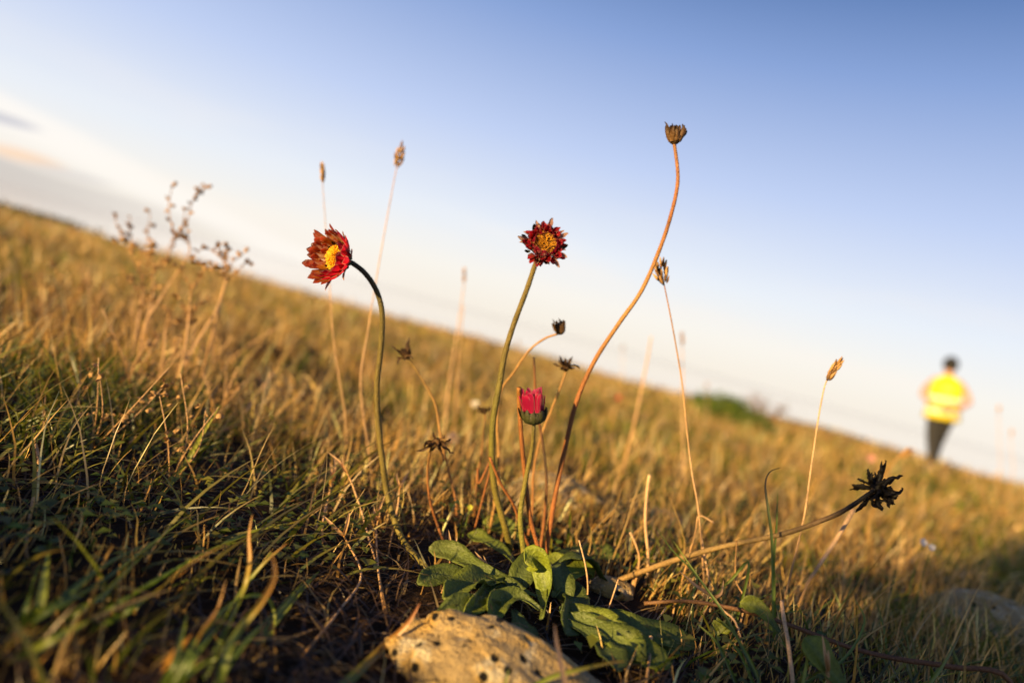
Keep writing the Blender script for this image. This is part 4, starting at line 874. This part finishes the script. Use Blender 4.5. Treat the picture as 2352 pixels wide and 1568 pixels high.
bush('low_bush', ridge_point(1645, 985, 3.2), (.19, .17, .14), 2200, [(.16, .24, .02), (.22, .28, .02), (.10, .16, .02)], 'low green bush on the ridge right of centre', .013)
bush('low_bush', ridge_point(1720, 1010, 3.0), (.12, .1, .10), 900, [(.12, .18, .02), (.18, .22, .02)], 'smaller green clump just right of the low bush', .011)
bush('dry_bush', ridge_point(1745, 985, 4.2), (.25, .2, .21), 500, [(.35, .2, .1), (.3, .18, .09)], 'sparse dry brown bush against the sky on the ridge', .010, twigs=16)
bush('low_bush', ridge_point(20, 520, 9), (1.2, .8, .16), 1600, [(.10, .11, .02), (.14, .13, .025)], 'dark low scrub on the ridge at the far left', .04)
# unseen leafy mass added behind the lens to the left; its shade falls over the lower right
bush('shade_blocker', (-.255, -.625, gzf(-.255, -.625)), (.37, .28, .56), 42000, [(.05, .08, .02), (.07, .09, .02)], 'knee high dense leafy shade caster added outside the frame behind the viewpoint', .016, twigs=24)

n = 1500; aa = rng.random(n) * 6.28; rr_ = np.sqrt(rng.random(n)) * .07  # unseen tussock added to throw shade over the lower left
x = -.365 + rr_ * np.cos(aa); y = .06 + rr_ * np.sin(aa)
tk = thing('shade_tussock', (-.365, .06, gzf(-.365, .06)), 'thick green tussock added for its shade outside the left edge beside the viewpoint', 'grass tuft')
tb = blades('blades', x + .365, y - .06, .045 + .05 * rng.random(n), .0026 + .001 * rng.random(n), pick(GREEN, n), .35, .4, MAT_GRASS, 5, z0=gz(x, y) - gzf(-.365, .06)); tb.parent = tk; tb['kind'] = 'stuff'
n = 900; aa = rng.random(n) * 6.28; rr_ = np.sqrt(rng.random(n)) * .045  # second unseen tussock, added to shade the bottom left ground
x = -.335 + rr_ * np.cos(aa); y = -.03 + rr_ * np.sin(aa)
tk = thing('shade_tussock', (-.335, -.03, gzf(-.335, -.03)), 'smaller green tussock added for its shade behind the left side of the viewpoint', 'grass tuft')
tb = blades('blades', x + .335, y + .03, .035 + .035 * rng.random(n), .0026 + .001 * rng.random(n), pick(GREEN, n), .35, .4, MAT_GRASS, 5, z0=gz(x, y) - gzf(-.335, -.03)); tb.parent = tk; tb['kind'] = 'stuff'
# ------------------------------------------------------------ the walking person
def skin_obj(name, verts, edges, radii, mat, parent, lv=2, root=0):
    me = bpy.data.meshes.new(name); me.from_pydata(verts, edges, []); o = link(name, me, mat, parent)
    o.modifiers.new('skin', 'SKIN'); sv = me.skin_vertices[0].data
    for i, r_ in enumerate(radii): sv[i].radius = (r_, r_) if isinstance(r_, float) else r_
    for i in range(len(verts)): sv[i].use_root = (i == root)
    s = o.modifiers.new('sub', 'SUBSURF'); s.levels = lv; s.render_levels = lv
    o.modifiers['skin'].use_smooth_shade = True; return o
def person():
    SK = plain('skin', (.45, .24, .15), .55); HR = plain('black_hair', (.008, .007, .007), .6, 200)
    VE = plain('fluorescent_yellow_cloth', (.62, .50, .006), .75, 20, .06); SI = plain('silver_reflective_tape', (.7, .68, .6), .35, 60, .05)
    TR = plain('charcoal_trouser_cloth', (.022, .021, .022), .9); SH = plain('beige_shoe', (.5, .38, .25), .8)
    LGr = plain('grey_print', (.35, .33, .12), .8)
    b, dd = on_ground(2139, 1080)
    if dd > 16: dd = 11.0; b = P(2139, 1080, dd)
    b.z = gzf(b.x, b.y)
    t = thing('person', b, 'person in a yellow reflective vest and dark trousers walking away, hands behind back', 'person')
    t.rotation_euler = (R(-2), R(-4.5), R(-20)); t.scale = (.094 * dd,) * 3
    V = []; E = []; Rd = []
    def v(p, r_, par=None):
        V.append(p); Rd.append(r_)
        if par is not None: E.append((par, len(V) - 1))
        return len(V) - 1
    pel = v((0, 0, .96), (.15, .11)); ab = v((0, .0, 1.12), (.14, .10), pel); ch = v((0, .0, 1.30), (.17, .115), ab); nb = v((0, 0, 1.44), (.10, .08), ch); nk = v((0, .01, 1.52), .052, nb)
    h1 = v((0, .015, 1.58), .072, nk); h2 = v((0, .02, 1.66), .094, h1); h3 = v((0, .01, 1.73), .07, h2)
    v((0, .115, 1.635), .012, h2)                                            # nose
    for s in (-1, 1): v((s * .088, .01, 1.64), .016, h2)                       # ears
    for s in (-1, 1):
        sh = v((s * .17, 0, 1.40), .062, nb); ua = v((s * .265, -.02, 1.28), .055, sh); eb = v((s * .33, -.06, 1.14), .045, ua)
        fa = v((s * .18, -.17, 1.02), .038, eb); wr = v((s * .07, -.215, .985 + .03 * s), .027, fa); pm = v((-s * .0 + s * .01, -.225, .975 + .03 * s), (.036, .022), wr)
        for k in range(4):
            f1 = v((-s * .035, -.235 + .002 * k, .945 + .019 * k + .03 * s), .0095, pm); v((-s * (.065 - .006 * abs(k - 1.5)), -.225, .94 + .019 * k + .03 * s), .008, f1)
        th = v((s * .0, -.24, 1.012 + .03 * s), .010, pm); v((-s * .02, -.245, 1.03 + .03 * s), .009, th)
    for s, fy, kx, bend in ((-1, -.16, -.06, .02), (1, .22, .035, .08)):
        hp = v((s * .09, 0, .88), .085, pel); kn = v((kx, fy * .4 + bend, .50), .058, hp); cf = v((kx * .8 + .005 * s, fy * .75, .30), .05, kn); ak = v((kx * .8, fy, .09), .034, cf); v((kx * .8, fy + .12, .04), .03, ak)
    skin_obj('body', V, E, Rd, SK, t)
    # trousers
    V2 = []; E2 = []; R2 = []
    V, E, Rd = V2, E2, R2
    pel = v((0, 0, .98), (.175, .135)); 
    for s, fy, kx, bend in ((-1, -.16, -.06, .02), (1, .22, .035, .08)):
        hp = v((s * .095, 0, .86), .112, pel); kn = v((kx + .02 * s, fy * .4 + bend, .50), .092, hp); cf = v((kx * .8 + .01 * s, fy * .75, .30), .078, kn); v((kx * .8 + .01 * s, fy, .10), .066, cf)
    def vv(): pass
    skin_obj('trousers', V2, E2, R2, TR, t)
    def ring(name, prof, mat, parent, sides=28, fold=.02, close=True):
        Vr = []; Fr = []
        for i, (z, rx, ry, cy) in enumerate(prof):
            for j in range(sides):
                a = 2 * math.pi * j / sides; k = 1 + fold * math.sin(a * 5 + z * 9)
                ex = 2.6; ca, sa = math.cos(a), math.sin(a)
                Vr.append((rx * k * math.copysign(abs(ca) ** (2 / ex), ca), cy + ry * k * math.copysign(abs(sa) ** (2 / ex), sa), z))
        for i in range(len(prof) - 1):
            for j in range(sides): Fr.append((i * sides + j, i * sides + (j + 1) % sides, (i + 1) * sides + (j + 1) % sides, (i + 1) * sides + j))
        o = link(name, mesh(name, Vr, Fr, None), mat, parent); sl = o.modifiers.new('cloth', 'SOLIDIFY'); sl.thickness = .006; return o
    ve = ring('vest', [(.80, .255, .175, -.0), (.86, .250, .172, 0), (.98, .235, .160, 0), (1.1, .225, .152, 0), (1.22, .225, .150, 0), (1.32, .230, .145, 0), (1.40, .205, .120, 0), (1.455, .14, .09, 0), (1.50, .075, .07, .005)], VE, t)
    ring('reflective_band', [(1.085, .231, .158, 0), (1.145, .231, .158, 0)], SI, ve); ring('reflective_band', [(.885, .254, .178, 0), (.945, .248, .172, 0)], SI, ve)
    lg = link('back_print', mesh('back_print', [(-.07, -.161, 1.25), (.05, -.161, 1.25), (.05, -.160, 1.30), (-.07, -.160, 1.30)], [(0, 1, 2, 3)], None, False), LGr, ve)
    # hair cap over the skull
    import bmesh
    bm = bmesh.new(); bmesh.ops.create_icosphere(bm, subdivisions=4, radius=1)
    for q in bm.verts:
        n_ = 1 + .05 * mnoise.noise(q.co * 5); q.co = Vector((q.co.x * .108 * n_, q.co.y * .118 * n_ - .004, q.co.z * .122 * n_))
        if q.co.y > .03 and q.co.z < .02: q.co.y = .03
    me = bpy.data.meshes.new('hair'); bm.to_mesh(me); bm.free(); hr = link('hair', me, HR, t); hr.location = (0, .005, 1.685)
    for s, fy, kx in ((-1, -.16, -.06), (1, .22, .035)):
        bm = bmesh.new(); bmesh.ops.create_icosphere(bm, subdivisions=3, radius=1)
        for q in bm.verts: q.co = Vector((q.co.x * .058 * (1 + .2 * q.co.y), q.co.y * .14, max(q.co.z, -.45) * (.062 - .02 * q.co.y)))
        me = bpy.data.meshes.new('shoe'); bm.to_mesh(me); bm.free(); me.polygons.foreach_set('use_smooth', [True] * len(me.polygons)); so = link('shoe', me, SH, t); so.location = (kx * .8, fy + .05, .035)
person()
scene.render.engine = 'CYCLES'
